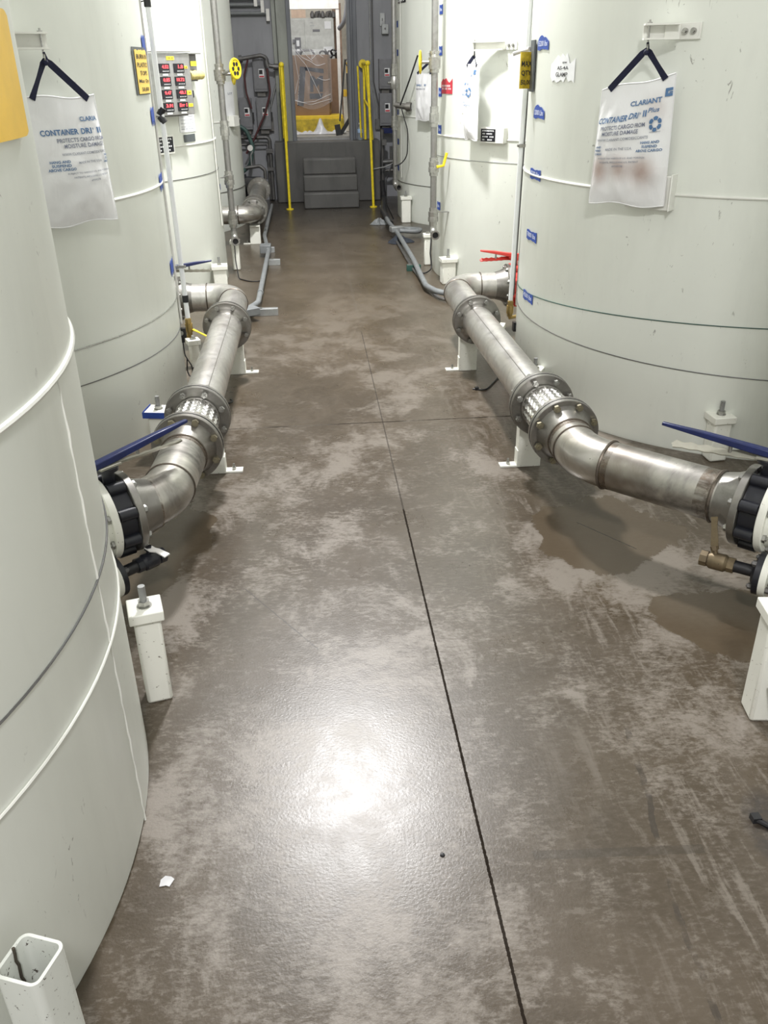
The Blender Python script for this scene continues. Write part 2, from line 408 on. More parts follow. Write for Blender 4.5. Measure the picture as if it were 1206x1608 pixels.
def struct(mb, name, mat, **k):
    o = mb.build(name, mat, None, **k); o['kind'] = 'structure'; return o
_tc = {}
def text_geo(s, off=0., sp=1.):
    key = (s, off, sp)
    if key not in _tc:
        cu = bpy.data.curves.new('t', 'FONT'); cu.body = s; cu.offset = off; cu.space_character = sp; cu.resolution_u = 2
        o = bpy.data.objects.new('t', cu); col.objects.link(o); bpy.context.view_layer.update()
        me = bpy.data.meshes.new_from_object(o.evaluated_get(bpy.context.evaluated_depsgraph_get()))
        vs = [tuple(p.co) for p in me.vertices]; fs = [tuple(p.vertices) for p in me.polygons]
        bpy.data.objects.remove(o); bpy.data.meshes.remove(me)
        x0, x1 = min(p[0] for p in vs), max(p[0] for p in vs); y0, y1 = min(p[1] for p in vs), max(p[1] for p in vs)
        _tc[key] = ([((p[0]-x0)/(x1-x0), (p[1]-y0)/(y1-y0)) for p in vs], fs)
    return _tc[key]
def text_on(mb, s, box, f, off=0.):
    """box = u0,u1,v0(bottom),v1(top); f(u,v) -> point"""
    vs, fs = text_geo(s, off); u0, u1, v0, v1 = box
    mb.add([f(u0+a*(u1-u0), v0+b*(v1-v0)) for a, b in vs], fs)

# ------------------------------------------------------------------ structure
fl = MB().box((1, 6, -.1), (12, 20, .2)); struct(fl, 'floor', FLOOR)
WY = 12.3
wl = MB().box((-3.1, WY+.12, 2.2), (5.7, .24, 4.4)).box((3.85, WY+.12, 2.2), (6.3, .24, 4.4)).box((.23, WY+.12, 3.6), (.96, .24, 1.6)).box((.23, WY+.12, .36), (.96, .24, .72))
struct(wl, 'wall_back', WALLM)
struct(MB().box((-.19, WY-.06, 2.2), (.13, .16, 2.96)).box((-.285, WY-.03, 2.2), (.05, .08, 2.96)), 'trim_1', JAMB, bev=.006)
struct(MB().box((-.105, WY-.02, 2.2), (.05, .30, 2.96)), 'trim_2', JAMBB, bev=.006)
struct(MB().box((.628, WY-.10, 2.2), (.035, .30, 2.96)).box((.665, WY-.04, 2.2), (.04, .14, 2.96)).box((.71, WY-.02, 2.2), (.05, .08, 2.96)), 'trim_3', JAMBB, bev=.005)
struct(MB().box((.23, WY-.02, 3.4), (.9, .2, .9)), 'trim_4', JAMBB)
# room beyond the opening
struct(MB().box((.6, 14.6, .66), (5, 4.1, .18)), 'floor_next_room', simple('pale_floor', (.28, .27, .25), .5))
struct(MB().box((.4, 16.4, 2.4), (6, .1, 3.4)), 'wall_next_room', CREAM)
struct(MB().box((.93, 13.9, 2.3), (.3, .9, 3.1)), 'wall_next_room_side', CREAM)

# landing with steps
st = thing('concrete_landing', 'dark grey concrete landing with three steps under the doorway', 'steps', (.3, 11.9, 0), world=True)
P(MB().box((.305, 12.1, .365), (1.35, .36, .73)), 'landing_block', CONCD, st, bev=.012)
for i, (y, z) in enumerate(((11.3, .183), (11.47, .366), (11.64, .549))):
    x0 = -.03+i*.004
    P(MB().box((.315, (y+11.93)/2, z-.0915), (.69-i*.012, 11.93-y, .183 if i else .183)), 'step', CONCD, st, bev=.014)

# ------------------------------------------------------------------ tanks
TK = dict(T0L=(-1.654, 1.462), T1L=(-1.887, 4.37), T2L=(-1.89, 7.38), T3L=(-1.89, 10.45),
          T0R=(2.36, 1.31), T1R=(2.3, 4.4), T2R=(2.25, 7.41), T3R=(2.27, 10.55))
TR = 1.2
def tp(t, phi, z, r=TR):
    c = TK[t]; a = R_(phi); return V((c[0]+r*sin(a), c[1]-r*cos(a), z))
def tn(phi): a = R_(phi); return V((sin(a), -cos(a), 0))
def tt(phi): a = R_(phi); return V((cos(a), sin(a), 0))
TLAB = dict(T0L='pale green-white round steel tank nearest the camera at the left edge',
            T1L='second pale tank on the left, a white desiccant bag hanging on it',
            T2L='third tank on the left, grey digital readout box mounted on it',
            T3L='farthest tank on the left, narrow strip beside the grey wall',
            T0R='tank just outside the right edge, its flanged outlet showing at the edge',
            T1R='large pale tank on the right with bag, blue tapes and torn white label',
            T2R='second tank on the right, behind the pipe elbow, red label on it',
            T3R='farthest tank on the right beside the grey wall and yellow rail')
tank = {}
for k, c in TK.items():
    t = thing('storage_tank', TLAB[k], 'tank', (c[0], c[1], 0), 'round storage tanks', world=True)
    tank[k] = t
    P(MB().lathe((c[0], c[1], 0), (0, 0, 1), [(0, TR-.004), (.012, TR), (3.3, TR), (3.36, TR-.03), (3.55, TR*.7), (3.65, .3), (3.66, .02)], 160), 'shell', TANK, t, angle=20)
    P(MB().ring((c[0], c[1], 1.08), (0, 0, 1), TR+.001, .0065, 160), 'weld_bead', WELD, t)
    P(MB().ring((c[0], c[1], 2.42), (0, 0, 1), TR+.001, .0065, 160), 'weld_bead', WELD, t)
# vertical seams
def seam(t, phi, z0, z1, r=.0026):
    pts = [tp(t, phi+.15*sin(k*2.3), z0+(z1-z0)*k/40, TR+.0005) for k in range(41)]
    P(MB().tube(pts, [r*(1+.35*sin(k*5.1)) for k in range(41)], 6), 'vertical_weld', WELD, tank[t])
seam('T0L', 91.4, .0, 1.08); seam('T1L', 20, .5, 1.08); seam('T2R', -36, 1.08, 2.4)
# level cable / strap wires around the shells (tilted loops)
def strap(t, z, tilt, ang, mat, r=.0022, name='strap_wire'):
    c = TK[t]; pts = []
    for i in range(161):
        a = 2*pi*i/160; pts.append((c[0]+(TR+r)*sin(a), c[1]-(TR+r)*cos(a), z+tilt*cos(a-R_(ang))))
    P(MB().tube(pts, r, 6, False), name, mat, tank[t])
strap('T0L', .66, .0, 0, DARKPIPE); strap('T0L', .505, .012, 20, WELD, .003)
strap('T1L', .53, 0, 0, BOLT, .003); strap('T1L', .375, 0, 0, DARKPIPE)
strap('T2L', .86, 0, 0, DARKPIPE); strap('T3L', .40, 0, 0, DARKPIPE, .004)
strap('T1R', .50, .085, -8, GREENB); strap('T1R', .405, -.04, -5, DARKPIPE)
strap('T2R', .93, 0, 0, GALV); strap('T3R', .40, 0, 0, DARKPIPE, .0035)

def patch(mb, t, phi0, phi1, z0, z1, off=.004, th=.0015, top=None, bot=None, n=10):
    """thin sheet following the shell, optional ragged top/bottom offsets"""
    vs = []; fs = []
    for k in range(n+1):
        a = phi0+(phi1-phi0)*k/n
        zt = z1+(top[k % len(top)] if top else 0); zb = z0+(bot[k % len(bot)] if bot else 0)
        for r in (TR+off-th, TR+off):
            vs += [tp(t, a, zb, r), tp(t, a, zt, r)]
    for k in range(n):
        a, b = 4*k, 4*k+4
        fs += [(a+2, b+2, b+3, a+3), (a, a+1, b+1, b), (a+1, a+3, b+3, b+1), (a, b, b+2, a+2)]
    fs += [(0, 2, 3, 1), (4*n, 4*n+1, 4*n+3, 4*n+2)]
    return mb.add(vs, fs)
def tmap(t, off=.006):
    return lambda a, z: tp(t, a, z, TR+off)
def place_patch(name, t, phi0, phi1, z0, z1, mat, label, cat, group=None, texts=(), inkmat=INKW, off=.004, **k):
    loc = tp(t, (phi0+phi1)/2, z0, TR+off)
    o = thing(name, label, cat, loc, group, world=True)
    P(patch(MB(), t, phi0, phi1, z0, z1, off, **k), 'sheet', mat, o)
    if texts:
        mb = MB()
        for s, a0, a1, b0, b1 in texts: text_on(mb, s, (a0, a1, b0, b1), tmap(t, off+.0012), .012)
        P(mb, 'lettering', inkmat, o)
    return o
rg = [0, .002, .003, .001, -.002, -.003, -.001, .001]
for i, (z, s, d) in enumerate(((1.635, '15200 lbs', 'topmost, level with the bag bracket'), (1.352, '12000 Lbs', 'torn, below the yellow sign'), (1.085, '9200 lbs', 'across the weld line'), (.80, '7800 lbs', 'second from the bottom'), (.50, '4200 lbs', 'lowest, just above the two wires'))):
    place_patch('blue_tape_mark', 'T1R', -90, -82.6, z-.024+.002, z+.022, TAPE, 'blue tape level mark on the right tank, '+d, 'tape', 'blue level marks on the right tank',
                [(s, -89.3, -83.2, z-.008, z+.014)], top=[-.012, .0, .008, .012, .014, .010, .004, .006, .002, -.006, -.012] if i < 2 else rg, bot=rg[::-1])
for i, (z, d) in enumerate(((1.926, 'topmost'), (1.658, 'beside the yellow wheel valve'), (1.38, 'beside the red label'), (1.12, 'on the weld line'), (.555, 'lowest, behind the pipe valve'))):
    place_patch('blue_tape_mark', 'T2R', -83, -79.3, z-.03, z+.03, TAPE, 'small blue tape on second right tank, '+d, 'tape', 'blue level marks on the second right tank', [('lbs', -82, -80, z-.01, z+.012)], top=rg)
for i, (z, d) in enumerate(((1.966, 'topmost'), (1.696, 'second from top'), (1.405, 'third from top'), (1.11, 'on the weld line'), (.81, 'fifth from top'), (.537, 'lowest'))):
    place_patch('blue_tape_mark', 'T3R', -89, -85.0, z-.03, z+.03, TAPE, 'small blue tape on farthest right tank, '+d, 'tape', 'blue level marks on the farthest right tank', top=rg)
for z, d in ((1.662, 'above the yellow sign'), (1.372, 'below the sign'), (1.088, 'on the weld line'), (.69, 'low, above the brass tap')):
    place_patch('blue_tape_mark', 'T1L', 90, 97, z-.03, z+.025, TAPE, 'crumpled blue tape on second left tank edge, '+d, 'tape', 'blue level marks on the second left tank', top=[.0, .012, -.01, .01], bot=[.01, -.012, .006])
place_patch('blue_tape_mark', 'T2L', 96, 101, .69, .73, TAPE, 'small blue tape on third left tank beside the steel riser', 'tape')
# torn white label and other labels
place_patch('torn_label', 'T1R', -80.5, -70.8, 1.485, 1.575, PAPER, 'torn white paper label on the right tank with black letters', 'label', None,
            [('AS-4A', -77.5, -73, 1.532, 1.546), ('GLAMP', -78, -73.2, 1.505, 1.522), ('aw', -75.4, -73.6, 1.556, 1.563)], INK, top=[-.02, -.014, 0, .012, .004, .018, .006, .02], bot=[.02, 0, .006, -.004, .0, .008, -.002])
place_patch('red_label', 'T2R', -79.6, -70, 1.372, 1.46, REDLAB, 'red label with white stripes stuck on the second right tank', 'label', None,
            [('IIIIIIIIII', -78.5, -71.5, 1.418, 1.432), ('III IIII IIII', -78.5, -71, 1.400, 1.412)], PAPER, top=[-.012, .0, .014, .004, .012, .016, .0, -.01])
pl = place_patch('yellow_placard', 'T0L', 74, 95.6, 1.462, 1.640, YELP, 'plain yellow placard cut by the left edge on the nearest tank', 'sign', off=.012, th=.006, top=[-.008, -.002]+[0]*37+[-.002, -.008], bot=[.008, .002]+[0]*37+[.002, .006], n=40)
# yellow paper sign in clear sleeve, second left tank
o = thing('yellow_sign', 'yellow paper sign in a dark frame on the second left tank', 'sign', tp('T1L', 86, 1.47), world=True)
P(patch(MB(), 'T1L', 80.6, 92.5, 1.463, 1.648, .005), 'backing', DARKTAPE, o)
P(patch(MB(), 'T1L', 81.6, 92.2, 1.468, 1.636, .008, top=[0, .003, -.003, .002]), 'paper_sheet', simple('sign_yellow', (.88, .60, .12), .5, 0, .04), o)
mb = MB()
for i, s in enumerate(('BURN IN', 'PLASTICS', 'TOPS', 'Max Qty', '50,000')):
    z = 1.612-i*.032; a = (82.3, 91.2) if i in (0, 1, 3) else (83.6, 90)
    text_on(mb, s, (a[0], a[1], z-.009, z+.009), tmap('T1L', .0092), .015)
P(mb, 'lettering', INK, o)
# gold sleeve sign on the right tank's edge
o = thing('gold_sign', 'dark-edged gold sign at the left edge of the right tank', 'sign', tp('T1R', -93, 1.42, TR+.01), world=True)
P(patch(MB(), 'T1R', -95.5, -91.0, 1.44, 1.655, .014, .008), 'backing', DARKTAPE, o)
gp = [tp('T1R', -97, 0, TR+.02)]
P(MB().box(tp('T1R', -93.9, 1.53, TR+.035), (.062, .006, .155), Matrix.Rotation(R_(12), 3, 'Z')), 'gold_sheet', simple('gold_foil', (.62, .45, .04), .25, .3, .3, 50), o)
P(MB().tube([tp('T1R', -97.5, 1.60, TR+.09), tp('T1R', -97, 1.612, TR+.05), tp('T1R', -95, 1.62, TR+.02)], .009, 8), 'clear_tape', SHEETW, o)
mb = MB()
cg = tp('T1R', -93.9, 1.53, TR+.035)
rm = Matrix.Rotation(R_(12), 3, 'Z')
for i, s in enumerate(('MAX', 'QTY', '50,00')):
    text_on(mb, s, (-.026, .026, .028-i*.04-.012, .028-i*.04+.012), lambda a, b: cg+rm@V((a, -.0045, b)), .02)
P(mb, 'lettering', INK, o)

# ---- nameplate boxes
def nameplate(t, phi0, phi1, z0, z1, plate):
    b = MB(); am = (phi0+phi1)/2; c = tp(t, am, (z0+z1)/2, TR+.02); wd = TR*R_(phi1-phi0)
    rot = Matrix.Rotation(R_(am), 3, 'Z')
    o = P(MB().box(c, (wd, .05, z1-z0), rot), 'nameplate_box', BRK, tank[t], bev=.004)
    if plate:
        f = lambda a, z, off=.0: c+rot@V((a, -.0265-off, z))
        pm = MB(); w2, h2 = wd*plate, (z1-z0)*.78
        pc = c+rot@V((-wd*.5+w2*.5+.008, -.026, 0))
        q = P(MB().box(pc, (w2, .003, h2), rot), 'data_plate', DISP, o)
        tm = MB()
        g = lambda a, z: pc+rot@V((a, -.0022, z))
        for i, s in enumerate(('IIIIIIII', 'III IIIIII', 'IIII III', 'II  IIII')):
            z = h2*.38-i*h2*.24; text_on(tm, s, (-w2*.38, w2*(.38-.1*(i % 2)), z-.006, z+.003), g, .03)
        text_on(tm, 'IIIIIII', (-w2*.4, w2*.4, h2*.30, h2*.36), g)
        P(tm, 'plate_lettering', PAPER, q)
nameplate('T2L', 44.5, 52.5, 1.04, 1.165, .9)
nameplate('T2R', -51.9, -42.2, 1.06, 1.165, .62)
# empty holder plate behind the right bag
P(MB().box(tp('T1R', -48.2, 1.085, TR+.015), (.20, .03, .13), Matrix.Rotation(R_(-48.2), 3, 'Z')).box(tp('T1R', -43.4, 1.09, TR+.025), (.006, .06, .14), Matrix.Rotation(R_(-43.4), 3, 'Z')), 'nameplate_box', BRK, tank['T1R'], bev=.004)

# ---- bag brackets
def bracket(t, phib, phie, z, s):
    """bolted base pad at phib, channel arm reaching to phie"""
    br = P(MB().box(tp(t, phib, z, TR+.006), (.085, .012, .056), Matrix.Rotation(R_(phib), 3, 'Z')), 'bag_bracket', BRK, tank[t], bev=.002)
    a = tp(t, phib-s*2.2, z, TR+.012); e = tp(t, phie, z, TR+.085)
    d = (e-a).normalized(); n = V((d.y, -d.x, 0)); n = n if n.dot(tn(phib)) > 0 else -n
    rot = Matrix(((d.x, n.x, 0), (d.y, n.y, 0), (0, 0, 1)))
    L = (e-a).length
    m_ = MB().box((a+e)/2, (L, .005, .044), rot).box((a+e)/2+V((0, 0, .024))+n*.026, (L, .056, .006), rot).box((a+e)/2+V((0, 0, -.024))+n*.026, (L, .056, .006), rot)
    m_.box(a+d*.02+n*.006, (.055, .010, .052), rot)
    P(m_, 'channel_arm', BRK, br)
    for k in (-1, 1):
        P(MB().cyl(tp(t, phib+k*.75, z, TR+.012), tp(t, phib+k*.75, z, TR+.020), .011, seg=12).cyl(tp(t, phib+k*.75, z, TR+.018), tp(t, phib+k*.75, z, TR+.028), .007, seg=6), 'bolt', BOLT, br)
    hk = e-d*.02+n*.012
    P(MB().cyl(hk+V((0, 0, .04)), hk+V((0, 0, -.05)), .004, seg=8).cyl(hk+V((0, 0, .024)), hk+V((0, 0, .032)), .010, seg=6).ring(hk+V((0, 0, -.052)), d, .012, .003, 20, 6), 'eye_bolt', BOLT, br)
    return hk+V((0, 0, -.055))
hkR = bracket('T1R', -44.4, -51.3, 1.655, 1)
hkL = bracket('T1L', 41.4, 51.0, 1.655, -1)
hk2 = bracket('T2R', -42.0, -54.6, 1.675, 1)
hk3 = bracket('T3R', -34.0, -48.5, 1.66, 1)

# ---- desiccant bags
def bag(name, label, t, phi, r, z0, z1, w, T, yaw, tilt, grow, hook, texts, mat, extra=None, group='white desiccant bags on the tanks'):
    base = tp(t, phi, z0, r); rz = R_(phi+yaw)
    o = thing(name, label, 'bag', base, group, rz=rz)
    H = z1-z0; NU, NV = 36, 44
    def surf(u, v, side=-1, lift=0.):
        x = (u-.5)*w*(1+grow*(v-.5))
        prof = max(0., sin(pi*min(1, max(0, u))))**.55*max(0., sin(pi*min(1, .06+.92*v)))**.5*(.45+.55*min(1, v*1.6))
        wr = .017*noise3.fractal((u*2.6+phi, v*2.2, side*3.), 1., 2., 3)+.013*noise3.noise((u*7+phi+v*3, v*2.4-u, 5.))*max(0, 1-v)+.004*sin(30*v+4*u)*max(0, 1-7*v)
        y = side*(T/2*prof*(1 if side < 0 else .45)+(wr if 0 < u < 1 else 0)*min(1, 1.6*prof))
        z = H*(1-v)+tilt*(u-.5)*(1-v)+.006*sin(9*u+phi)*max(0, v-.9)*10+(.006*sin(7*u) if v < .03 else 0)
        return V((x, y+side*lift, z))
    mb = MB()
    for side in (-1, 1):
        vs = [surf(i/NU, j/NV, side) for j in range(NV+1) for i in range(NU+1)]
        fs = [(j*(NU+1)+i, j*(NU+1)+i+1, (j+1)*(NU+1)+i+1, (j+1)*(NU+1)+i) for j in range(NV) for i in range(NU)]
        mb.add(vs, fs)
    # sewn hem around the outline
    outline = [surf(0, j/NV) for j in range(NV+1)]+[surf(i/NU, 1) for i in range(NU+1)]+[surf(1, 1-j/NV) for j in range(NV+1)]
    mb.tube(outline, .0022, 6)
    mb.tube([surf(i/NU, 0) for i in range(NU+1)], .003, 6)
    sack = mb.build('sack', mat, o, angle=80)
    for s, u0, u1, v, h, kd in texts:
        im = {'B': INKB, 'G': INKG, 'P': INKP}[kd[0]]; sh = .25 if 'i' in kd else 0
        tm = MB(); text_on(tm, s, (u0, u1, v+h/2, v-h/2), lambda a, b_: surf(a+sh*(v-b_)*H/w, b_, -1, .0042), .025 if 'b' in kd else .012)
        tm.build('printed_line', im, sack)
    if extra and 'logo' in extra:
        u, v, s_ = extra['logo']; tm = MB()
        for (a0, a1, b0, b1) in ((-1, 1, -1, -.3), (-1, -.2, -.3, 1), (-.2, 1, .3, 1), (.1, 1, -.1, .2)):
            tm.add([surf(u+a*s_/w, v+b_*s_/H, -1, .0044) for a, b_ in ((a0, b0), (a1, b0), (a1, b1), (a0, b1))], [(0, 1, 2, 3)])
        tm.build('printed_square_logo', INKB, sack)
    if extra and 'ring' in extra:
        u, v, rr = extra['ring']; tm = MB()
        for k in range(6):
            a0 = k*pi/3+.10; pts = []
            for r_, sg in ((rr*.55, 1), (rr, -1)):
                arc = [(a0+(pi/3-.20)*q/5, r_*(1+(.12*sin(pi*q/5) if sg < 0 else 0))) for q in range(6)]
                pts += arc if sg > 0 else arc[::-1]
            tm.add([surf(u+r_*cos(a)/w, v+r_*sin(a)/H, -1, .0044) for a, r_ in pts], [(i, i+1, 10-i, 11-i) for i in range(5)])
        tm.build('printed_ring_mark', INKB, sack)
    # webbing strap
    hl = Matrix.Rotation(-rz, 3, 'Z')@(hook-base)
    sm = MB()
    for u, tw in ((.12, .5), (.88, -.4)):
        e = surf(u, .02)+V((0, -.004, 0)); p0 = hl
        d = (e-p0); side_ = V((1, 0, 0)) if abs(d.x) < abs(d.z)*1.5 else V((0, 0, 1))
        vs = []
        N = 8
        for k in range(N+1):
            c_ = p0.lerp(e, k/N); a = .012 if k else .005
            x_ = (d.cross(V((0, 1, 0)))).normalized(); y_ = V((0, 1, 0))
            ang = tw*sin(pi*k/N); x2 = x_*cos(ang)+y_*sin(ang)
            nn = d.cross(x2).normalized()*.0012
            vs += [c_-x2*a-nn, c_+x2*a-nn, c_+x2*a+nn, c_-x2*a+nn]
        fs = [(4*k+q, 4*k+(q+1) % 4, 4*k+4+(q+1) % 4, 4*k+4+q) for k in range(N) for q in range(4)]+[(0, 1, 2, 3), (4*N, 4*N+3, 4*N+2, 4*N+1)]
        sm.add(vs, fs)
    sm.ball(hl+V((0, -.002, -.012)), .011, 10).tube([hl+V((0, 0, .02)), hl+V((.006, -.004, 0)), hl+V((-.004, 0, -.02))], .005, 6)
    sm.build('strap', NAVY, o)['label'] = 'dark navy webbing strap'
    return o
TXR = [('CLARIANT', .46, .87, .165, .040, 'Bb'), ('CONTAINER', .03, .455, .272, .050, 'Bbi'), ('DRI', .47, .585, .262, .046, 'Bbi'), ('®', .60, .625, .25, .016, 'Bi'), ('II', .655, .70, .254, .050, 'Bb'), ('Plus', .72, .85, .235, .036, 'Bi'),
       ('PROTECTS CARGO FROM', .08, .69, .34, .034, 'G'), ('MOISTURE DAMAGE', .11, .61, .388, .034, 'G'), ('WWW.CLARIANT.COM/DESICCANTS', .04, .74, .44, .022, 'P'),
       ('MADE IN THE U.S.A.', .19, .55, .522, .022, 'P'), ('HANG AND', .66, .90, .482, .021, 'Bb'), ('SUSPEND', .68, .88, .514, .021, 'Bb'), ('ABOVE CARGO', .61, .94, .546, .021, 'Bb'),
       ('AND', .03, .11, .50, .018, 'Bb'), ('PEND', .02, .11, .53, .018, 'Bb'), ('CARGO', .02, .13, .56, .018, 'Bb'),
       ('SUBJECT TO VARIOUS U.S. AND FOREIGN', .08, .74, .602, .017, 'P'), ('PATENTS, INCLUDING U.S. PATENT', .11, .66, .635, .017, 'P'), ('#7595278', .30, .46, .668, .017, 'P'), ('DESICCANT', .75, .90, .405, .010, 'P')]
bag('desiccant_bag', 'large white desiccant bag with blue print and brown stains on the right tank', 'T1R', -52.0, TR+.055, 1.035, 1.485, .312, .085, 8, .055, .10, hkR, TXR, BAGS, dict(logo=(.945, .12, .014), ring=(.82, .345, .024)))
TXL = [('CLARIA', .66, .93, .17, .036, 'Bb'), ('CONTAINER', .13, .60, .262, .045, 'Bb'), ('DRI', .64, .80, .262, .045, 'Bb'), ('®', .815, .84, .25, .016, 'B'), ('II', .89, .96, .262, .045, 'Bb'), ('PROTECTS CARGO FROM', .30, .985, .325, .032, 'G'), ('MOISTURE DAMAGE', .38, .95, .37, .032, 'G'),
       ('WWW.CLARIANT.COM/DESICCANTS', .32, .99, .43, .020, 'P'), ('MADE IN THE U.S.A.', .50, .87, .50, .018, 'P'), ('HANG AND', .16, .40, .485, .022, 'Bb'), ('SUSPEND', .18, .40, .515, .022, 'Bb'), ('ABOVE CARGO', .13, .45, .545, .022, 'Bb'),
       ('HAN', .93, .99, .46, .018, 'Bb'), ('SUS', .94, .995, .487, .018, 'Bb'), ('ABOV', .91, .995, .514, .018, 'Bb'),
       ('SUBJECT TO VARIOUS U.S. AND FOREIGN', .34, .97, .582, .017, 'P'), ('PATENTS, INCLUDING U.S. PATENT', .41, .93, .615, .017, 'P'), ('#7595278', .62, .77, .648, .017, 'P')]
bag('desiccant_bag', 'plump white desiccant bag on the left tank, partly hidden by the nearest tank', 'T1L', 52.3, TR+.06, 1.03, 1.475, .325, .12, -6, .0, .14, hkL, TXL, BAG)
TX2 = [('NT', .55, .75, .14, .03, 'Bb'), ('DRI  II', .08, .62, .245, .04, 'Bb'), ('CARGO FROM', .05, .62, .335, .032, 'B'), ('DAMAGE', .05, .5, .385, .03, 'B'), ('HANG AND', .35, .8, .49, .02, 'B'), ('ABOVE', .35, .8, .53, .02, 'B')]
bag('desiccant_bag', 'slim white desiccant bag with blue print hanging on the second right tank', 'T2R', -53.5, TR+.10, 1.085, 1.56, .20, .12, -22, .01, .05, hk2, TX2, BAG, dict(logo=(.85, .10, .014), ring=(.70, .36, .028)))
bag('desiccant_bag', 'farthest desiccant bag, half behind the steel riser with yellow wheel', 'T3R', -50.5, TR+.10, 1.06, 1.50, .24, .10, 0, 0, .05, hk3, [('DRI  II', .1, .7, .25, .04, 'Bb'), ('PROTECTS', .1, .7, .33, .03, 'G')], BAG)

# ------------------------------------------------------------------ large stainless piping
PR, FR, ZP = .084, .132, .30
def flange(mb, c, d, hub=1, r=FR, th=.024, pr=PR, hubl=.07):
    """slip/weld-neck flange: face plane at c, body extends along d, hub beyond"""
    pf = [(0, r*.62), (0, r-.002), (.002, r), (th-.002, r), (th, r-.002), (th, pr*1.32)]
    if hub: pf += [(th+hubl*.5, pr*1.12), (th+hubl, pr*1.01)]
    pf += [(th+(hubl if hub else 0)+.001, pr*.9)]
    return mb.lathe(c, d, pf, 56)
def bolts(parent, c, d, n=8, r=None, L=.06, mat=BOLT, ph=.39, br=.0095, back=True):
    c = V(c); x, y, d = frame(d); r = r or FR*.86
    for k in range(n):
        a = 2*pi*k/n+ph; p = c+(x*cos(a)+y*sin(a))*r
        m_ = MB().cyl(p-d*L*.5, p+d*L*.5, br*.62, seg=10)
        m_.cyl(p-d*(L*.5-.004), p-d*(L*.5-.018), br*1.25, seg=6, ph=k)
        if back: m_.cyl(p+d*(L*.5-.004), p+d*(L*.5-.018), br*1.25, seg=6, ph=k)
        P(m_, 'bolt', mat, parent)
def tint_mat():
    mt, nt, b = newmat('heat_tint'); v = coords(nt)
    n = noise(nt, v, 22, 6, .7, .8)
    nt.links.new(ramp(nt, n, [(.35, (.10, .07, .05)), (.7, (.26, .21, .16))]), b.inputs['Base Color'])
    b.inputs['Metallic'].default_value = .8; b.inputs['Roughness'].default_value = .42
    nt.links.new(ramp(nt, noise(nt, v, 14, 6, .75, .5), [(.40, .0), (.62, .85)]), b.inputs['Alpha'])
    return mt
TINT = tint_mat()
def weldring(parent, c, d, r=PR, w_=.0055, mat=SEAM, tint=0):
    if tint: P(MB().lathe(c, d, [(0, r+.0009), (tint*.5, r+.0009), (tint, r+.0006)], 48, False), 'burnt_band', TINT, parent)
    P(MB().ring(c, d, r+.0005, w_, 48, 6), 'weld_seam', mat, parent)
def butterfly(name, label, c, d, leverdir, bodym, levm, lev2, loc=None, L=.36, squeeze=.22, grp=None):
    """lug butterfly valve centred at c, axis d, lever on top pointing along leverdir"""
    c = V(c); d = V(d).normalized(); x, y, _ = frame(d)
    o = thing(name, label, 'valve', (c.x, c.y, c.z-.13), grp, world=True)
    b = MB().lathe(c-d*.028, d, [(0, .098), (0, .112), (.056, .112), (.056, .098)], 48)
    for k in range(8):
        a = 2*pi*k/8+.39; p = c+(x*cos(a)+y*sin(a))*.118
        b.cyl(p-d*.027, p+d*.027, .020, seg=14)
    P(b, 'valve_body', bodym, o)
    top = c+V((0, 0, .17))
    P(MB().cyl(c+V((0, 0, .10)), top, .020, seg=16).cyl(top-V((0, 0, .012)), top, .036, seg=20), 'stem_neck', bodym, o)
    P(MB().box(top+V((0, 0, .004)), (.075, .055, .006), Matrix.Rotation(atan2(leverdir[1], leverdir[0]), 3, 'Z')), 'notch_plate', lev2, o)
    ld = V(leverdir).normalized(); up = V((0, 0, 1)); 
    h0 = top+V((0, 0, .016))
    pts = [h0-ld*.05-up*.002, h0+ld*.05+up*.006, h0+ld*L*.6+up*.020, h0+ld*L+up*.030]
    sd = ld.cross(up).normalized(); lv = MB(); vs = []
    for p, wd, hh in zip(pts, (.018, .017, .014, .009), (.010, .011, .009, .005)):
        vs += [p-sd*wd-up*hh, p+sd*wd-up*hh, p+sd*wd*.8+up*hh, p-sd*wd*.8+up*hh]
    lv.add(vs, [(4*k+q, 4*k+(q+1) % 4, 4*k+4+(q+1) % 4, 4*k+4+q) for k in range(3) for q in range(4)]+[(0, 1, 2, 3), (12, 15, 14, 13)])
    lo = P(lv, 'lever', levm, o, bev=.003)
    n = 9; pts = [(0, .014), (.05, .014)]+[(.05+squeeze*(k+1)/n, .014-.006*(k % 2)) for k in range(n)]
    poly = pts+[(pts[-1][0]+.012, 0), (pts[-1][0]+.004, -.013)]+[(q[0], -.013+(.003*(i % 2))) for i, q in list(enumerate(pts))[::-1][1:]]
    P(MB().prism(poly, h0-up*.018+ld*.02, ld-up*.05, sd*.75+up*.65, .006), 'squeeze_lever', lev2, lo)
    P(MB().cyl(h0-up*.02+ld*.12, h0+up*.014+ld*.12, .006, seg=8), 'bolt', BOLT, lo)
    return o

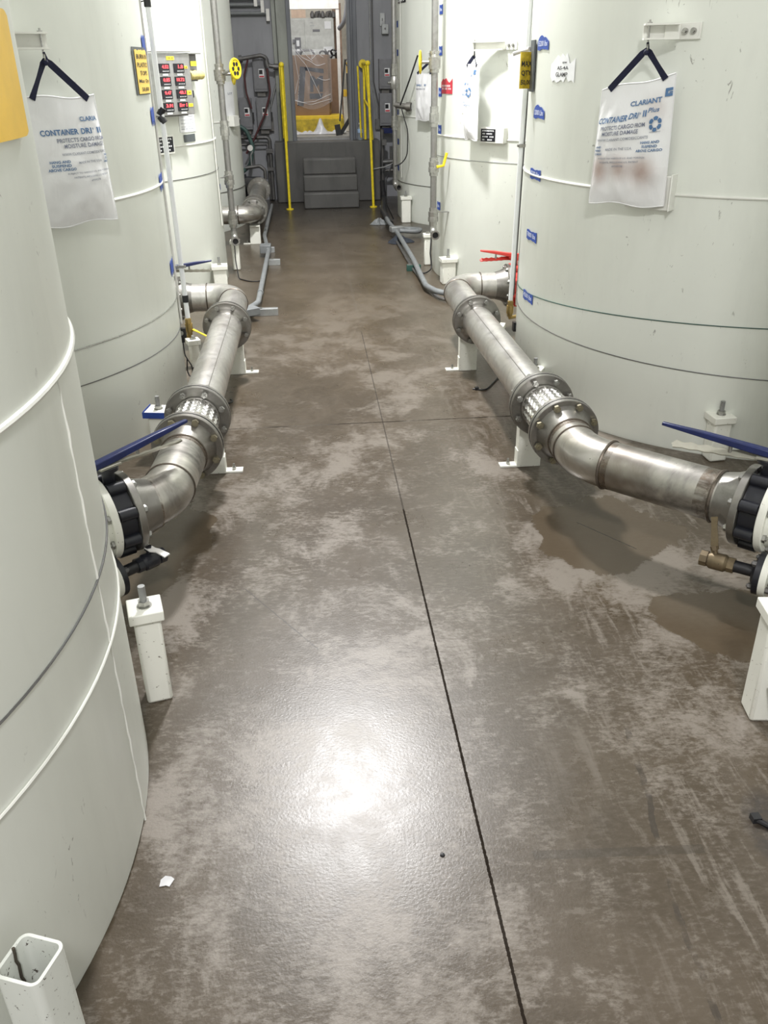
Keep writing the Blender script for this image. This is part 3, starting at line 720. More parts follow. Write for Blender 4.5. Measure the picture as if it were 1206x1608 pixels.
def piping(side, xs, yA, yB, yC, valve, cor, elb, tkn):
    """one outlet line: far elbow spool, straight spool, braided connector, near elbow spool, valve"""
    nm = 'left' if side < 0 else 'right'
    other = 'right' if side < 0 else 'left'
    # --- far elbow spool
    pA = V((xs[0], yA, ZP)); ex = xs[0]; e1 = V((elb[0], elb[1], ZP))
    lab = {1: 'stainless elbow pipe behind the bolted flange, leading to the red valve', -1: 'stainless elbow pipe behind the bolted flange, leading behind the left tank'}[side]
    o = thing('elbow_pipe', lab, 'pipe', (ex, elb[1], ZP-.12), world=True)
    pth = fillet([pA+V((0, .03, 0)), V((ex, elb[1], ZP)), e1], .16, 14)
    P(MB().tube(pth, PR, 40), 'pipe', STEEL, o)
    P(flange(MB(), pA, (0, 1, 0)), 'flange', FLANGE, o)
    P(flange(MB(), e1+V((side*.03, 0, 0)), (-side, 0, 0)), 'flange', FLANGE, o)
    weldring(o, (ex, elb[1]-.17, ZP), (0, 1, 0), w_=.004, mat=SEAM); weldring(o, (ex+side*.17, elb[1], ZP), (1, 0, 0), w_=.004)
    # --- straight spool
    pB = V((xs[1], yB, ZP))
    d = (pB-pA).normalized()
    o = thing('straight_pipe', 'long straight stainless pipe with a flange at each end, %s side of the aisle' % nm, 'pipe', ((pA.x+pB.x)/2, (yA+yB)/2, ZP-.14), world=True)
    P(MB().tube([pA.lerp(pB, k/6) for k in range(7)], PR, 48), 'pipe', STEEL, o)
    P(flange(MB(), pA, d, 1, hubl=.02), 'flange', FLANGE, o); P(flange(MB(), pB, -d, 1, hubl=.02), 'flange', FLANGE, o)
    bolts(o, pA, d, L=.105); P(MB().lathe(pA-d*.002, d, [(0, FR*.9), (0, FR+.0012), (.004, FR+.0012), (.004, FR*.9)], 48), 'gap_shadow_gasket', BLACK, o)  # black gasket ring, oversized to draw the shadow gap between the flanges
    P(MB().tube([pA.lerp(pB, .06)+V((-side*.035, 0, PR*.905)), pA.lerp(pB, .94)+V((-side*.035, 0, PR*.905))], .0022, 6), 'longitudinal_weld', FLANGE, o)
    # --- braided connector
    pC = V((xs[2], yC, ZP)); d2 = (pC-pB).normalized(); Lc = (pC-pB).length
    o = thing('flexible_connector', 'short braided steel flexible connector between two big flanges, %s line' % nm, 'hose connector', (pB.x, (yB+yC)/2, ZP-.14), world=True)
    P(flange(MB(), pB, d2, 0), 'flange', FLANGE, o); P(flange(MB(), pC, -d2, 0), 'flange', FLANGE, o)
    x, y, dd = frame(d2); vs = []; NA, NL = 144, 84; a0, a1 = .024, Lc-.024
    for j in range(NL+1):
        t = a0+(a1-a0)*j/NL
        for k in range(NA):
            th = 2*pi*k/NA; s_ = j/NL*7; band = th*18/(2*pi)
            tri = abs((band % 1)-.5)*2
            h = abs(sin(pi*(s_+tri*.9)))*(.45+.55*abs(sin(pi*band)))
            bulge = .004*sin(pi*j/NL)
            vs.append(pB+dd*t+(x*cos(th)+y*sin(th))*(.082+bulge+.007*h))
    fs = [(j*NA+k, j*NA+(k+1) % NA, (j+1)*NA+(k+1) % NA, (j+1)*NA+k) for j in range(NL) for k in range(NA)]
    P(MB().add(vs, fs), 'braided_sleeve', BRAID, o, angle=80)
    for q_ in (pB+dd*.030, pC-dd*.030): P(MB().ring(q_, dd, .088, .006, 48, 8), 'end_collar', FLANGE, o)
    bolts(o, pB, d2, L=.115)
    for q_ in (pB, pC): P(MB().lathe(q_-dd*.002, dd, [(0, FR*.9), (0, FR+.0012), (.004, FR+.0012), (.004, FR*.9)], 48), 'gap_shadow_gasket', BLACK, o)  # same black rings standing in for the shaded gap at both flange joints
    bolts(o, pC, d2, L=.095, mat=BRASSY, br=.0112)
    # --- near elbow spool
    RB = .25 if side > 0 else .2; vc = V((*valve, ZP)); cn = V((*cor, ZP)); dv = (vc-cn).normalized(); e = vc-dv*.030
    o = thing('elbow_pipe', 'stained stainless elbow pipe with burnt weld seams, bending to the blue-handled valve, %s side' % nm, 'pipe', (cn.x, cn.y, ZP-.12), world=True)
    pth = fillet([pC, cn, e], RB, 14)
    P(MB().tube(pth, PR, 48), 'pipe', STEELD, o)
    P(flange(MB(), pC, (cn-pC).normalized()), 'flange', FLANGE, o)
    P(flange(MB(), e, -dv), 'flange', FLANGE, o)
    dc = (cn-pC).normalized()
    weldring(o, pC+dc*.095, dc, w_=.0045, tint=.03); weldring(o, e-dv*(.105 if side > 0 else .05), -dv, w_=.0065, tint=.05)
    ang = dc.angle(dv); tl = RB*math.tan(ang/2)
    weldring(o, cn+dv*tl, dv, w_=.0055, tint=.03); weldring(o, cn-dc*min(tl, (cn-pC).length*.9), dc, w_=.004)
    # --- valve and tank nozzle
    c = V((*TK[tkn], ZP)); vd = dv
    perp = V((-vd.y, vd.x, 0))*(-side)
    lev = V((-.75*side, .62 if side > 0 else .80, 0)) if side > 0 else V((.60, .66, 0))
    v = butterfly('butterfly_valve', 'black butterfly valve with long blue lever, %s foreground' % nm, vc, vd, lev, BLACKV, BLUE, LEVERG, grp=None, L=.34 if side > 0 else .33)
    bolts(v, vc, vd, L=.135, br=.011)
    nz = P(flange(MB(), vc+vd*.030, vd, 1).tube([vc+vd*.05, c+(vc-c).normalized()*(TR-.05)], PR, 40), 'outlet_nozzle', POSTM, tank[tkn], 'white painted outlet flange')
piping(1, (.905, .925, .935), 4.66, 3.30, 3.00, (1.37, 2.29), (.94, 2.74), (1.235, 5.47), 'T0R')
piping(-1, (-.475, -.49, -.495), 4.74, 3.34, 3.03, (-.662, 2.487), (-.522, 2.58), (-.80, 5.43), 'T0L')
# far valves
v = butterfly('butterfly_valve', 'red butterfly valve with red lever beside the right tank', (1.295, 5.47, ZP), (1, 0, 0), (-1, .12, 0), RED, RED, RED, L=.22, squeeze=.14)
bolts(v, (1.295, 5.47, ZP), (1, 0, 0), L=.13, br=.011)
P(flange(MB(), (1.325, 5.47, ZP), (1, 0, 0)).tube([(1.34, 5.47, ZP), (1.95, 5.47, ZP)], PR, 32), 'outlet_nozzle', POSTM, tank['T1R'])
v = butterfly('butterfly_valve', 'butterfly valve with short blue lever behind the second left tank', (-.86, 5.43, ZP), (1, 0, 0), (1, .15, 0), BLACKV, BLUE, LEVERG, L=.26, squeeze=.17)
bolts(v, (-.86, 5.43, ZP), (1, 0, 0), L=.13, br=.011)
P(flange(MB(), (-.89, 5.43, ZP), (-1, 0, 0)).tube([(-.9, 5.43, ZP), (-1.5, 5.43, ZP)], PR, 32), 'outlet_nozzle', POSTM, tank['T1L'])

# third line, far left
o = thing('elbow_pipe', 'small far stainless elbow pipe at the foot of the farthest left tank', 'pipe', (-.53, 8.85, .18), world=True)
P(MB().tube(fillet([(-2.1, 8.88, ZP), (-.53, 8.86, ZP), (-.53, 9.08, ZP)], .14, 12), PR, 32), 'pipe', STEELD, o)
P(flange(MB(), (-.53, 9.08, ZP), (0, -1, 0), 1, hubl=.03), 'flange', FLANGE, o)
weldring(o, (-.67, 8.86, ZP), (1, 0, 0))
o = thing('straight_pipe', 'far stainless pipe with round bolted flanges beside the grey wall', 'pipe', (-.53, 9.7, .16), world=True)
P(MB().tube([(-.53, 9.10, ZP), (-.535, 9.8, ZP+.02), (-.54, 10.55, ZP+.03)], PR, 32), 'pipe', VERT, o)
P(flange(MB(), (-.53, 9.08, ZP), (0, 1, 0), 0), 'flange', FLANGE, o)
P(flange(MB(), (-.53, 9.30, ZP), (0, 1, 0), 0), 'flange', FLANGE, o)
P(flange(MB(), (-.54, 10.55, ZP+.03), (0, -1, 0), 0), 'flange', FLANGE, o)
P(flange(MB(), (-.54, 10.58, ZP+.03), (0, 1, 0), 0), 'flange', FLANGE, o)
P(MB().tube(fillet([(-.54, 10.6, ZP+.03), (-.54, 10.95, ZP+.03), (-.70, 11.15, ZP+.03)], .12), .075, 24), 'outlet_elbow', DARKPIPE, o)
bolts(o, (-.53, 9.08, ZP), (0, 1, 0), L=.10); bolts(o, (-.54, 10.565, ZP+.03), (0, 1, 0), L=.1)

# ---- pipe supports (white channel legs with a floor tab)
def support(label, x, y, zt, tabside, wd=.095):
    o = thing('pipe_support', label, 'pipe support', (x, y, 0), 'white channel pipe supports')
    MB().box((0, 0, zt/2), (wd, .006, zt)).box((-wd/2, .022, zt/2), (.006, .05, zt)).box((wd/2, .022, zt/2), (.006, .05, zt)).box((0, .0, zt-.004), (wd, .09, .008)).build('leg', POSTM, o, bev=.0015)
    MB().box((tabside*(wd/2+.035), .02, .004), (.085, .045, .008)).box((tabside*(wd/2+.003), .02, .04), (.007, .05, .075)).build('floor_tab', POSTM, o, bev=.001)
    MB().cyl((tabside*(wd/2+.04), .02, .006), (tabside*(wd/2+.04), .02, .02), .009, seg=6).cyl((tabside*(wd/2+.04), .02, .006), (tabside*(wd/2+.04), .02, .034), .005, seg=8).build('anchor_bolt', BOLT, o)
support('white channel leg under the near flanges of the right pipe', .90, 3.34, ZP-.098, -1)
support('white channel leg under the far flange of the right pipe', .87, 4.69, ZP-.098, -1)
support('white channel leg under the near flanges of the left pipe', -.465, 3.43, ZP-.098, 1)
support('white channel leg under the far flange of the left pipe', -.455, 4.80, ZP-.098, 1)
support('white channel leg under the farthest left pipe', -.53, 8.98, ZP-.12, -1)

# ---- drain valves
def drain(label, c, d, tk, body, hand, hdir, updir=(0, 0, 1), hl=.115):
    c = V(c); d = V(d).normalized()
    o = thing('drain_valve', label, 'valve', (c.x, c.y, 0), world=True); WORG[o.name] = V((c.x, c.y, 0))
    P(MB().cyl(c-d*.062, c-d*.040, .026, seg=8).lathe(c-d*.042, d, [(0, .020), (.012, .028), (.055, .028), (.066, .020)], 20).cyl(c+d*.022, c+d*.042, .025, seg=8), 'valve_body', body, o)
    P(MB().cyl(c+d*.04, c+d*.12, .019, seg=20), 'nipple', BLACK, o)
    P(MB().lathe(c+d*.098, d, [(0, .035), (.012, .052), (.012, .068), (.03, .068)], 32), 'flange', BLACKV, o)
    up = V(updir).normalized(); top = c+up*.028-d*.01
    hd = V(hdir).normalized(); sd = hd.cross(up).normalized()
    P(MB().cyl(top, top+up*.022, .008, seg=10).cyl(top+up*.012, top+up*.024, .013, seg=6), 'stem', body, o)
    vs = []
    for t, hh, wd in ((-.015, .020, .012), (.02, .022, .013), (.045, .034, .010), (hl, .040, .012)):
        p = top+hd*t+up*hh; vs += [p-sd*wd-up*.002, p+sd*wd-up*.002, p+sd*wd+up*.002, p-sd*wd+up*.002]
    P(MB().add(vs, [(4*k+q, 4*k+(q+1) % 4, 4*k+4+(q+1) % 4, 4*k+4+q) for k in range(3) for q in range(4)]+[(0, 1, 2, 3), (12, 15, 14, 13)]), 'handle', hand, o)
    bolts(o, c+d*.128, d, 4, .052, .07, DARKPIPE, .6, .008)
    tc = V((*TK[tk], c.z))
    P(MB().lathe(c+d*.128, d, [(0, .03), (0, .068), (.02, .068), (.02, .034)], 32).tube([c+d*.14, tc+(c-tc).normalized()*(TR-.04)], .03, 24), 'drain_nozzle', POSTM, tank[tk])
drain('tarnished brass ball valve below the right foreground butterfly valve', (1.238, 2.225, .15), (.77, -.63, 0), 'T0R', DRAINM, DRAINM, (.15, .55, .85), (-.2, .3, .9), .075)
drain('small black drain valve with silver lever below the left foreground valve', (-.575, 2.44, .15), (-.73, -.68, 0), 'T0L', BLACKV, WHITEM, (.62, -.42, -.28), hl=.085)
for tk, c, d in (('T1R', (.0, 0, 0), 0),): pass

# ---- tank anchor posts
def post(label, x, y, h, w_=.088, rz=0., stud=.06, tape=False):
    o = thing('anchor_post', label, 'post', (x, y, 0), 'white anchor posts around the tanks', rz=rz)
    MB().box((0, 0, (h-.012)/2), (w_-.016, w_-.016, h-.012)).build('post_tube', POSTM, o, bev=.009)
    MB().box((0, 0, h-.014), (w_+.004, w_+.004, .030)).build('cap', POSTM, o, bev=.003)
    MB().cyl((0, 0, h), (0, 0, h+stud), .0095, seg=12).build('threaded_stud', GALV, o)
    MB().cyl((0, 0, h), (0, 0, h+.003), .020, seg=16).cyl((0, 0, h+.003), (0, 0, h+.018), .0165, seg=6).build('nut', BOLT, o)
    if tape: MB().box((-.002, -w_/2-.004, h-.012), (w_+.012, .002, .028)).box((-w_/2-.005, 0, h-.01), (.002, w_, .03)).build('blue_tape', TAPE, o)
    return o
post('white anchor post with bolt against the nearest left tank', -.486, 1.948, .297, .086, R_(14), .062)
post('white anchor post cut by the right edge with a black hose at it', 1.135, 1.70, .335, .095, R_(-8), .06)
post('white anchor post behind the blue lever, right tank', 1.725, 3.325, .205, .094, R_(4), .06)
post('white anchor post wrapped in blue tape behind the left near flange', -.712, 3.70, .21, .10, R_(-10), .06, True)
post('low white anchor post behind the brass tap on the left', -.705, 4.98, .165, .07, R_(20), .02)
post('white anchor post left of the far riser, third left tank', -.705, 6.90, .21, .12, R_(5), .06)
post('white anchor post behind the right elbow pipe, second right tank', 1.10, 6.93, .20, .125, R_(4), .07)
post('narrow white anchor post behind the second right tank riser', 1.035, 7.68, .265, .075, 0, .0)
post('white anchor post at the farthest right tank', 1.106, 10.05, .275, .12, 0, .06)
post('slim white anchor post near the far left riser foot', -.64, 7.75, .25, .08, 0, .02)
post('white anchor post mostly hidden behind the right straight pipe', 1.10, 4.08, .20, .08, R_(-30), .05)
post('white anchor post under the red valve, right side', 1.10, 5.02, .17, .09, R_(-20), .05)
# open square tube in the left foreground
o = thing('open_post', 'open square steel tube post at the bottom left corner', 'post', (-.491, .905, 0), rz=R_(-20))
def rrect(w_, r, n=6):
    out = []
    for cx, cy, a0 in ((w_/2-r, w_/2-r, 0), (-w_/2+r, w_/2-r, 90), (-w_/2+r, -w_/2+r, 180), (w_/2-r, -w_/2+r, 270)):
        for k in range(n+1): a = R_(a0+90*k/n); out.append((cx+r*cos(a), cy+r*sin(a)))
    return out
ow, iw = rrect(.079, .015), rrect(.068, .010); n = len(ow); hh = .335
vs = [(x, y, 0) for x, y in ow]+[(x, y, hh) for x, y in ow]+[(x, y, hh) for x, y in iw]+[(x, y, .01) for x, y in iw]
fs = [(a*n+i, a*n+(i+1) % n, (a+1)*n+(i+1) % n, (a+1)*n+i) for a in range(3) for i in range(n)]+[tuple(3*n+i for i in range(n))]
MB().add(vs, fs).build('square_tube', paint('tube_enamel', (.66, .68, .63), .4, .8, .2, chips=.8, chipcol=(.07, .055, .045)), o, angle=50)
MB().tube([(-.0330, .006+.0015*sin(k*2.2), .02+.32*k/24) for k in range(25)], .0028, 6).build('inner_weld', SEAM, o)

# ---- risers
def riser(label, x, y, z0, z1, r=.0245, parts=(), grp='steel fill risers', outlet=None, lean=(0, 0)):
    o = thing('riser_pipe', label, 'pipe', (x, y, z0), grp, world=True)
    L = lambda z: V((x+lean[0]*(z-z0), y+lean[1]*(z-z0), z))
    P(MB().tube([L(z0), L((z0+z1)/2), L(z1)], r, 20), 'pipe', VERT, o)
    for kind, z, dd in parts:
        c = L(z); d = V(dd).normalized() if dd else V((1, 0, 0))
        if kind == 'union':
            P(MB().lathe(c-V((0, 0, .07)), (0, 0, 1), [(0, r), (0, r*1.22), (.03, r*1.22), (.031, r*1.5), (.095, r*1.5), (.096, r*1.28), (.14, r*1.28), (.14, r)], 8), 'union', FITM, o)
        elif kind == 'valve':
            b = P(MB().lathe(c-V((0, 0, .06)), (0, 0, 1), [(0, r), (0, r*1.35), (.03, r*1.7), (.09, r*1.8), (.12, r*1.35), (.12, r)], 16), 'valve_body', FITM, o)
            P(MB().cyl(c, c+d*.075, .013, seg=12).cyl(c+d*.03, c+d*.05, .02, seg=6), 'valve_stem', BOLT, b)
        elif kind == 'wheel':
            b = P(MB().lathe(c-V((0, 0, .07)), (0, 0, 1), [(0, r), (0, r*1.35), (.022, r*1.35), (.023, r*1.75), (.10, r*1.85), (.101, r*1.4), (.12, r*1.3), (.121, r*1.45), (.14, r*1.45), (.14, r)], 16).cyl(c, c+d*.10, .012, seg=12), 'valve_body', FITM, o)
            q = c+d*.105; xx, yy, _ = frame(d)
            wm = MB().ring(q, d, .072, .007, 40, 8).cyl(q-d*.01, q+d*.01, .016, seg=12)
            for k in range(5): a = 2*pi*k/5; wm.tube([q, q+(xx*cos(a)+yy*sin(a))*.072], .005, 6)
            P(wm, 'handwheel', YEL, b)
        elif kind in ('lever', 'levery'):
            b = P(MB().lathe(c-V((0, 0, .065)), (0, 0, 1), [(0, r), (0, r*1.3), (.025, r*1.3), (.026, r*1.65), (.06, r*1.65), (.061, r*1.5), (.10, r*1.6), (.101, r*1.3), (.13, r*1.3), (.13, r)], 8), 'valve_body', FITM, o)
            if kind == 'lever':
                s = c+V((0, 0, .03)); P(MB().box(s+d*.09, (.16, .022, .005), Matrix.Rotation(atan2(d.y, d.x), 3, 'Z')).cyl(s, s+d*.02, .012, seg=8), 'lever', VERT, b)
            else:
                s = c+V((.02, -.03, 0)); P(MB().tube([s, s+V((.05, -.01, .01)), s+V((.075, -.01, .10))], .0055, 8, flat=2), 'lever', YEL, b)
        elif kind == 'elbow':
            e = c+d*.085
            P(MB().tube(fillet([c+V((0, 0, .07)), c, e], .05, 8), r*1.12, 18, False).lathe(e-d*.012, d, [(0, r), (0, r*1.45), (.03, r*1.45), (.03, r*.98), (-.02, r*.98)], 20, False), 'outlet_elbow', FITM, o)
            P(MB().cyl(e-d*.02, e-d*.012, r*.95, seg=16), 'dark_bore', BLACK, o)
    return o
riser('tall steel riser with yellow wheel valve beside the third left tank', -.625, 7.575, .25, 2.5, parts=(('wheel', 1.53, (1, .25, 0)), ('union', 1.13, None), ('lever', .76, (-.3, -1, 0)), ('lever', .45, (1, .1, 0)), ('elbow', .285, (.15, -1, 0))), lean=(.004, 0))
riser('tall steel riser with yellow wheel valve in front of the second right tank', .990, 7.03, .38, 2.5, parts=(('wheel', 1.585, (-1, .2, 0)), ('union', 1.22, None), ('levery', .87, None), ('lever', .505, (1, .0, 0)), ('elbow', .375, (.05, -1, 0))))
RP = bpy.data.objects['riser_pipe']; qc = V((-.487, 7.44, 1.565)); qd = V((.86, -.50, .05))
P(MB().tube([(-.60, 7.55, 1.53), qc], .010, 8), 'second_valve_stem', BOLT, RP)
P(MB().ring(qc, qd, .066, .009, 40, 8).cyl(qc-qd*.003, qc+qd*.003, .06, seg=24), 'handwheel', YEL, RP)
xx, yy, _ = frame(qd)
for k in range(6):
    a = k*pi/3; e = qc+(xx*cos(a)+yy*sin(a))*.036+qd.normalized()*.003
    P(MB().cyl(e, e+qd*.003, .015, seg=10), 'dark_hole', BLACK, RP)
o = riser('farthest steel riser with side outlets near the right end of the wall', 1.0, 10.15, .40, 2.5, .0265, parts=(('union', 1.52, None), ('valve', 1.41, (-1, -.2, 0)), ('union', 1.02, None), ('elbow', .37, (.3, -1, 0))))
P(MB().tube([(1.0, 10.15, 1.20), (1.06, 10.10, 1.19), (1.12, 10.06, 1.18)], .03, 16).lathe((1.12, 10.06, 1.18), (.9, -.4, 0), [(0, .03), (0, .045), (.05, .045), (.05, .036), (-.01, .036)], 20, False).ring((1.13, 10.05, 1.12), (0, 1, 0), .016, .003, 16, 6), 'hose_coupling', FLANGE, o)
P(MB().cyl((1.15, 10.048, 1.18), (1.16, 10.044, 1.18), .036, seg=16), 'dark_bore', BLACK, o)
P(MB().tube([(1.23, 10.04, 1.19), (1.20, 10.04, 1.22), (1.20, 10.04, 1.25)], .008, 8).tube([(1.23, 10.04, 1.19), (1.27, 10.04, 1.20), (1.27, 10.04, 1.15)], .007, 8), 'sample_tap', BRASS, o)
# looped cables on the far right tank
cb = thing('black_cable', 'thin black cable swinging down from the wheel valve to the far riser', 'cable', (1.1, 10.40, 1.18), world=True)
P(MB().tube(fillet([(1.20, 9.75, 1.66), (1.12, 9.85, 1.42), (1.05, 10.04, 1.20)], .5, 10), .008, 8), 'cable', BLACK, cb)
cb = thing('black_cable', 'thin black cable hanging from the side outlet to the far right tank foot', 'cable', (1.12, 10.40, .5), world=True)
P(MB().tube(fillet([(1.06, 10.04, 1.17), (1.12, 9.95, .95), (1.11, 9.95, .62), (.98, 10.0, .60)], .2, 8), .006, 8), 'cable', BLACK, cb)
P(MB().tube(fillet([(.96, 10.06, .62), (.89, 10.06, .45), (.89, 10.06, .2), (.97, 10.1, .03)], .15, 8), .006, 8), 'cable', BLACK, cb)
# tall thin level tubes
def sight(label, x, y, z0, z1, lean, second, brassdir, left):
    o = thing('level_tube', label, 'tube', (x, y, z0-.1), world=True)
    L = lambda z, dx=0., dy=0.: V((x+dx+lean*(z-z0), y+dy, z))
    P(MB().tube([L(z0), L((z0+z1)/2), L(z1)], .0125, 16), 'clear_tube', TUBEM, o)
    P(MB().tube([L(z0-.03, second), L(z1, second*.9)], .006, 10), 'guide_rod', WHITEM, o)
    P(MB().cyl(L(z0-.005), L(z0-.03), .017, seg=6).cyl(L(z0-.03), L(z0-.075), .020, seg=14).cyl(L(z0-.075), L(z0-.09), .016, seg=6).tube([L(z0-.09), L(z0-.10), L(z0-.10, second*1.6, .03)], .010, 8), 'brass_fitting', BRASS, o)
    return o, L
o, L = sight('clear level tube with brass tap and yellow lever on the second left tank', -.657, 4.553, .40, 2.5, -.006, -.035, None, True)
P(MB().prism([(0, -.008), (.02, -.010), (.035, -.006), (.11, -.009), (.12, 0), (.11, .009), (.035, .006), (.02, .010), (0, .008)], L(.34, .02, -.012), (1, -.35, -.45), (.3, 1, 0), .004), 'yellow_lever', YEL, o)
for z_, t_ in ((1.83, 0), (1.385, .6), (1.35, -.6), (.50, 0)):
    P(MB().lathe(L(z_)-V((sin(t_), 0, cos(t_)))*.018, (sin(t_), 0, cos(t_)), [(0, .0165), (.036, .0165)], 12), 'black_tape_wrap', BLACK, o)
P(MB().tube([L(.665, -.07), L(.665, .02)], .005, 8).box(L(.665, .0, -.012), (.05, .008, .012)), 'clamp', BOLT, o)
P(MB().tube([L(1.85, -.03), L(1.86, 0), L(1.87, .04)], .003, 6).tube([L(1.83, -.04), L(1.84, 0)], .003, 6), 'cable_tie', BLACK, o)
o = thing('level_sensor', 'small black level sensor with dangling cable at the left brass tap', 'sensor', (-.69, 4.50, .2), world=True)
P(MB().box((-.690, 4.50, .335), (.045, .03, .05)).cyl((-.69, 4.50, .31), (-.69, 4.50, .285), .012, seg=10), 'sensor_body', BLACK, o)
P(MB().cyl((-.69, 4.482, .338), (-.69, 4.477, .338), .012, seg=10), 'sensor_nut', BOLT, o)
P(MB().tube(fillet([(-.69, 4.50, .285), (-.685, 4.48, .22), (-.65, 4.46, .16), (-.66, 4.45, .08), (-.68, 4.46, .14), (-.675, 4.47, .20)], .05, 6), .0035, 6), 'cable', BLACK, o)
o, L = sight('pale level tube with brass fitting on the left edge of the right tank', 1.118, 4.77, .375, 2.5, .016, .035, None, False)
P(MB().tube([L(1.18, -.02), L(1.18, .06)], .007, 8).box(L(1.18, .01, -.015), (.05, .008, .016)), 'clamp', FLANGE, o)
P(MB().tube([L(.4, .018, .01), L(2.5, .022, .01)], .004, 8), 'cable', DARKPIPE, o)
o = thing('level_sensor', 'small black boxed sensor with cable at the foot of the right tank', 'sensor', (1.135, 4.66, .1), world=True)
P(MB().box((1.125, 4.62, .265), (.045, .035, .05)), 'sensor_body', BLACK, o)
P(MB().box((1.125, 4.60, .265), (.02, .008, .02)), 'sensor_nut', BOLT, o)
P(MB().tube(fillet([(1.125, 4.615, .24), (1.13, 4.60, .16), (1.125, 4.58, .02)], .1, 6), .004, 6), 'cable', BLACK, o)

# ---- digital readout box on the third left tank
def onbox(name, label, t, phi, z, w_, h, dpt, mat, cat='box', roff=.0):
    o = thing(name, label, cat, tp(t, phi, z-h/2, TR+roff), rz=R_(phi))
    b = MB().box((0, -dpt/2, h/2), (w_, dpt, h)).build('enclosure', mat, o, bev=.003)
    return o, b
o, b = onbox('digital_readout_panel', 'grey metal panel with eight black displays showing red digits', 'T2L', 52.4, 1.475, .325, .375, .11, PANEL, 'control panel', .01)
MB().box((0, -.06, .384), (.33, .13, .006)).build('top_lid', PANEL, o); MB().box((-.02, -.06, -.004), (.25, .08, .008)).build('bottom_rail', DARKPIPE, o)
dg = ['4.52', '1.8', '0.85', '10.72', '9.47', '48.1', '3.91', 'Err 1']
for r in range(4):
    for c_ in range(2):
        x = -.085+c_*.135; z = .285-r*.078
        d = MB().box((x, -.113, z), (.092, .008, .056)).build('display', DISP, b)
        tm = MB(); s = dg[r*2+c_]; wd = min(.07, .015*len(s))
        text_on(tm, s, (x+.036-wd, x+.036, z-.001, z+.020), lambda a, q: V((a, -.1178, q)), .03); tm.build('red_digits', LED, d)
        tm = MB(); text_on(tm, 'IIIIII', (x-.02, x+.036, z-.020, z-.014), lambda a, q: V((a, -.1178, q))); tm.build('button_marks', WHITEP, d)
        MB().box((x+.005, -.112, z-.037), (.05, .004, .013)).build('paper_label', PAPER, b)
st_ = MB().box((-.02, -.1118, .345), (.07, .003, .022)).box((.118, -.1118, .29), (.03, .003, .016)).box((.125, -.1118, .135), (.042, .003, .026)).box((.128, -.1118, .057), (.042, .003, .02))
for k in range(4): st_.box((-.148, -.1118, .285-k*.078), (.022, .003, .02))
st_.build('yellow_sticker', YELS, b)
tm = MB()
for s, x, z in (('IIII II', -.02, .345), ('LB', .118, .29), ('20M', .125, .135), ('LOT', .128, .057)): text_on(tm, s, (x-.022 if len(s) > 3 else x-.011, x+.022 if len(s) > 3 else x+.011, z-.005, z+.005), lambda a, q: V((a, -.1138, q)), .02)
tm.build('sticker_lettering', INK, b)
o, b = onbox('grey_junction_box', 'small grey box with yellow sticker right of the readout panel', 'T2L', 64.5, 1.575, .15, .17, .05, GREYBOX, 'box', .01)
MB().box((0, -.04, .172), (.17, .09, .006)).build('lid', PANEL, o); MB().box((0, -.072, .11), (.075, .003, .03)).build('yellow_sticker', YELS, b)
o = thing('yellow_roll', 'yellow padded roll across the small grey box', 'roll', tp('T2L', 64.5, 1.50, TR+.05), rz=R_(64.5))
MB().tube([(-.075+.17*k/8, -.03, .028+.003*sin(k*2)) for k in range(9)], .028, 16).build('roll', simple('yellow_cloth', (.62, .53, .20), .7, 0, .2, 60), o)
p = place_patch('paper_sheet', 'T2L', 58.2, 67.5, 1.165, 1.42, PAPER, 'white printed sheet taped below the readout panel', 'paper', None, [('.'*20, 59, 66.5, 1.20+k*.022, 1.203+k*.022) for k in range(5)]+[('IIII III II IIII', 59, 66.3, 1.184, 1.19)], INKG)
place_patch('dark_plate', 'T2L', 59.8, 66.5, 1.10, 1.15, DARKTAPE, 'small dark rectangle plate under the printed sheet', 'plate', off=.006)
place_patch('dark_plate', 'T2L', 64.5, 69, 1.385, 1.43, DARKTAPE, 'small dark clip plate above the printed sheet, third left tank', 'plate', off=.006)
place_patch('paper_sheet', 'T3L', 66, 78, 1.13, 1.45, PAPER, 'white sheet on the farthest left tank behind the riser', 'paper', None, [('LOT', 70, 76, 1.33, 1.35)], INKG)
P(MB().box(tp('T3L', 72, 1.08, TR+.03), (.14, .06, .10), Matrix.Rotation(R_(72), 3, 'Z')), 'nameplate_box', BRK, tank['T3L'])
place_patch('data_plate', 'T3R', -84.5, -72, 2.15, 2.30, DISP, 'black data plate high on the farthest right tank', 'plate', None, [('IIII', -83, -74, 2.165, 2.18), ('IIIIII', -83, -74, 2.20, 2.215)], PAPER)
# thin white sight rod on the far tanks
for t, ph in (('T2L', 84), ('T2R', -88), ('T3R', -78)):
    P(MB().tube([tp(t, ph, .45, TR+.012), tp(t, ph, 2.5, TR+.012)], .0035, 8), 'guide_rod', WELD, tank[t])

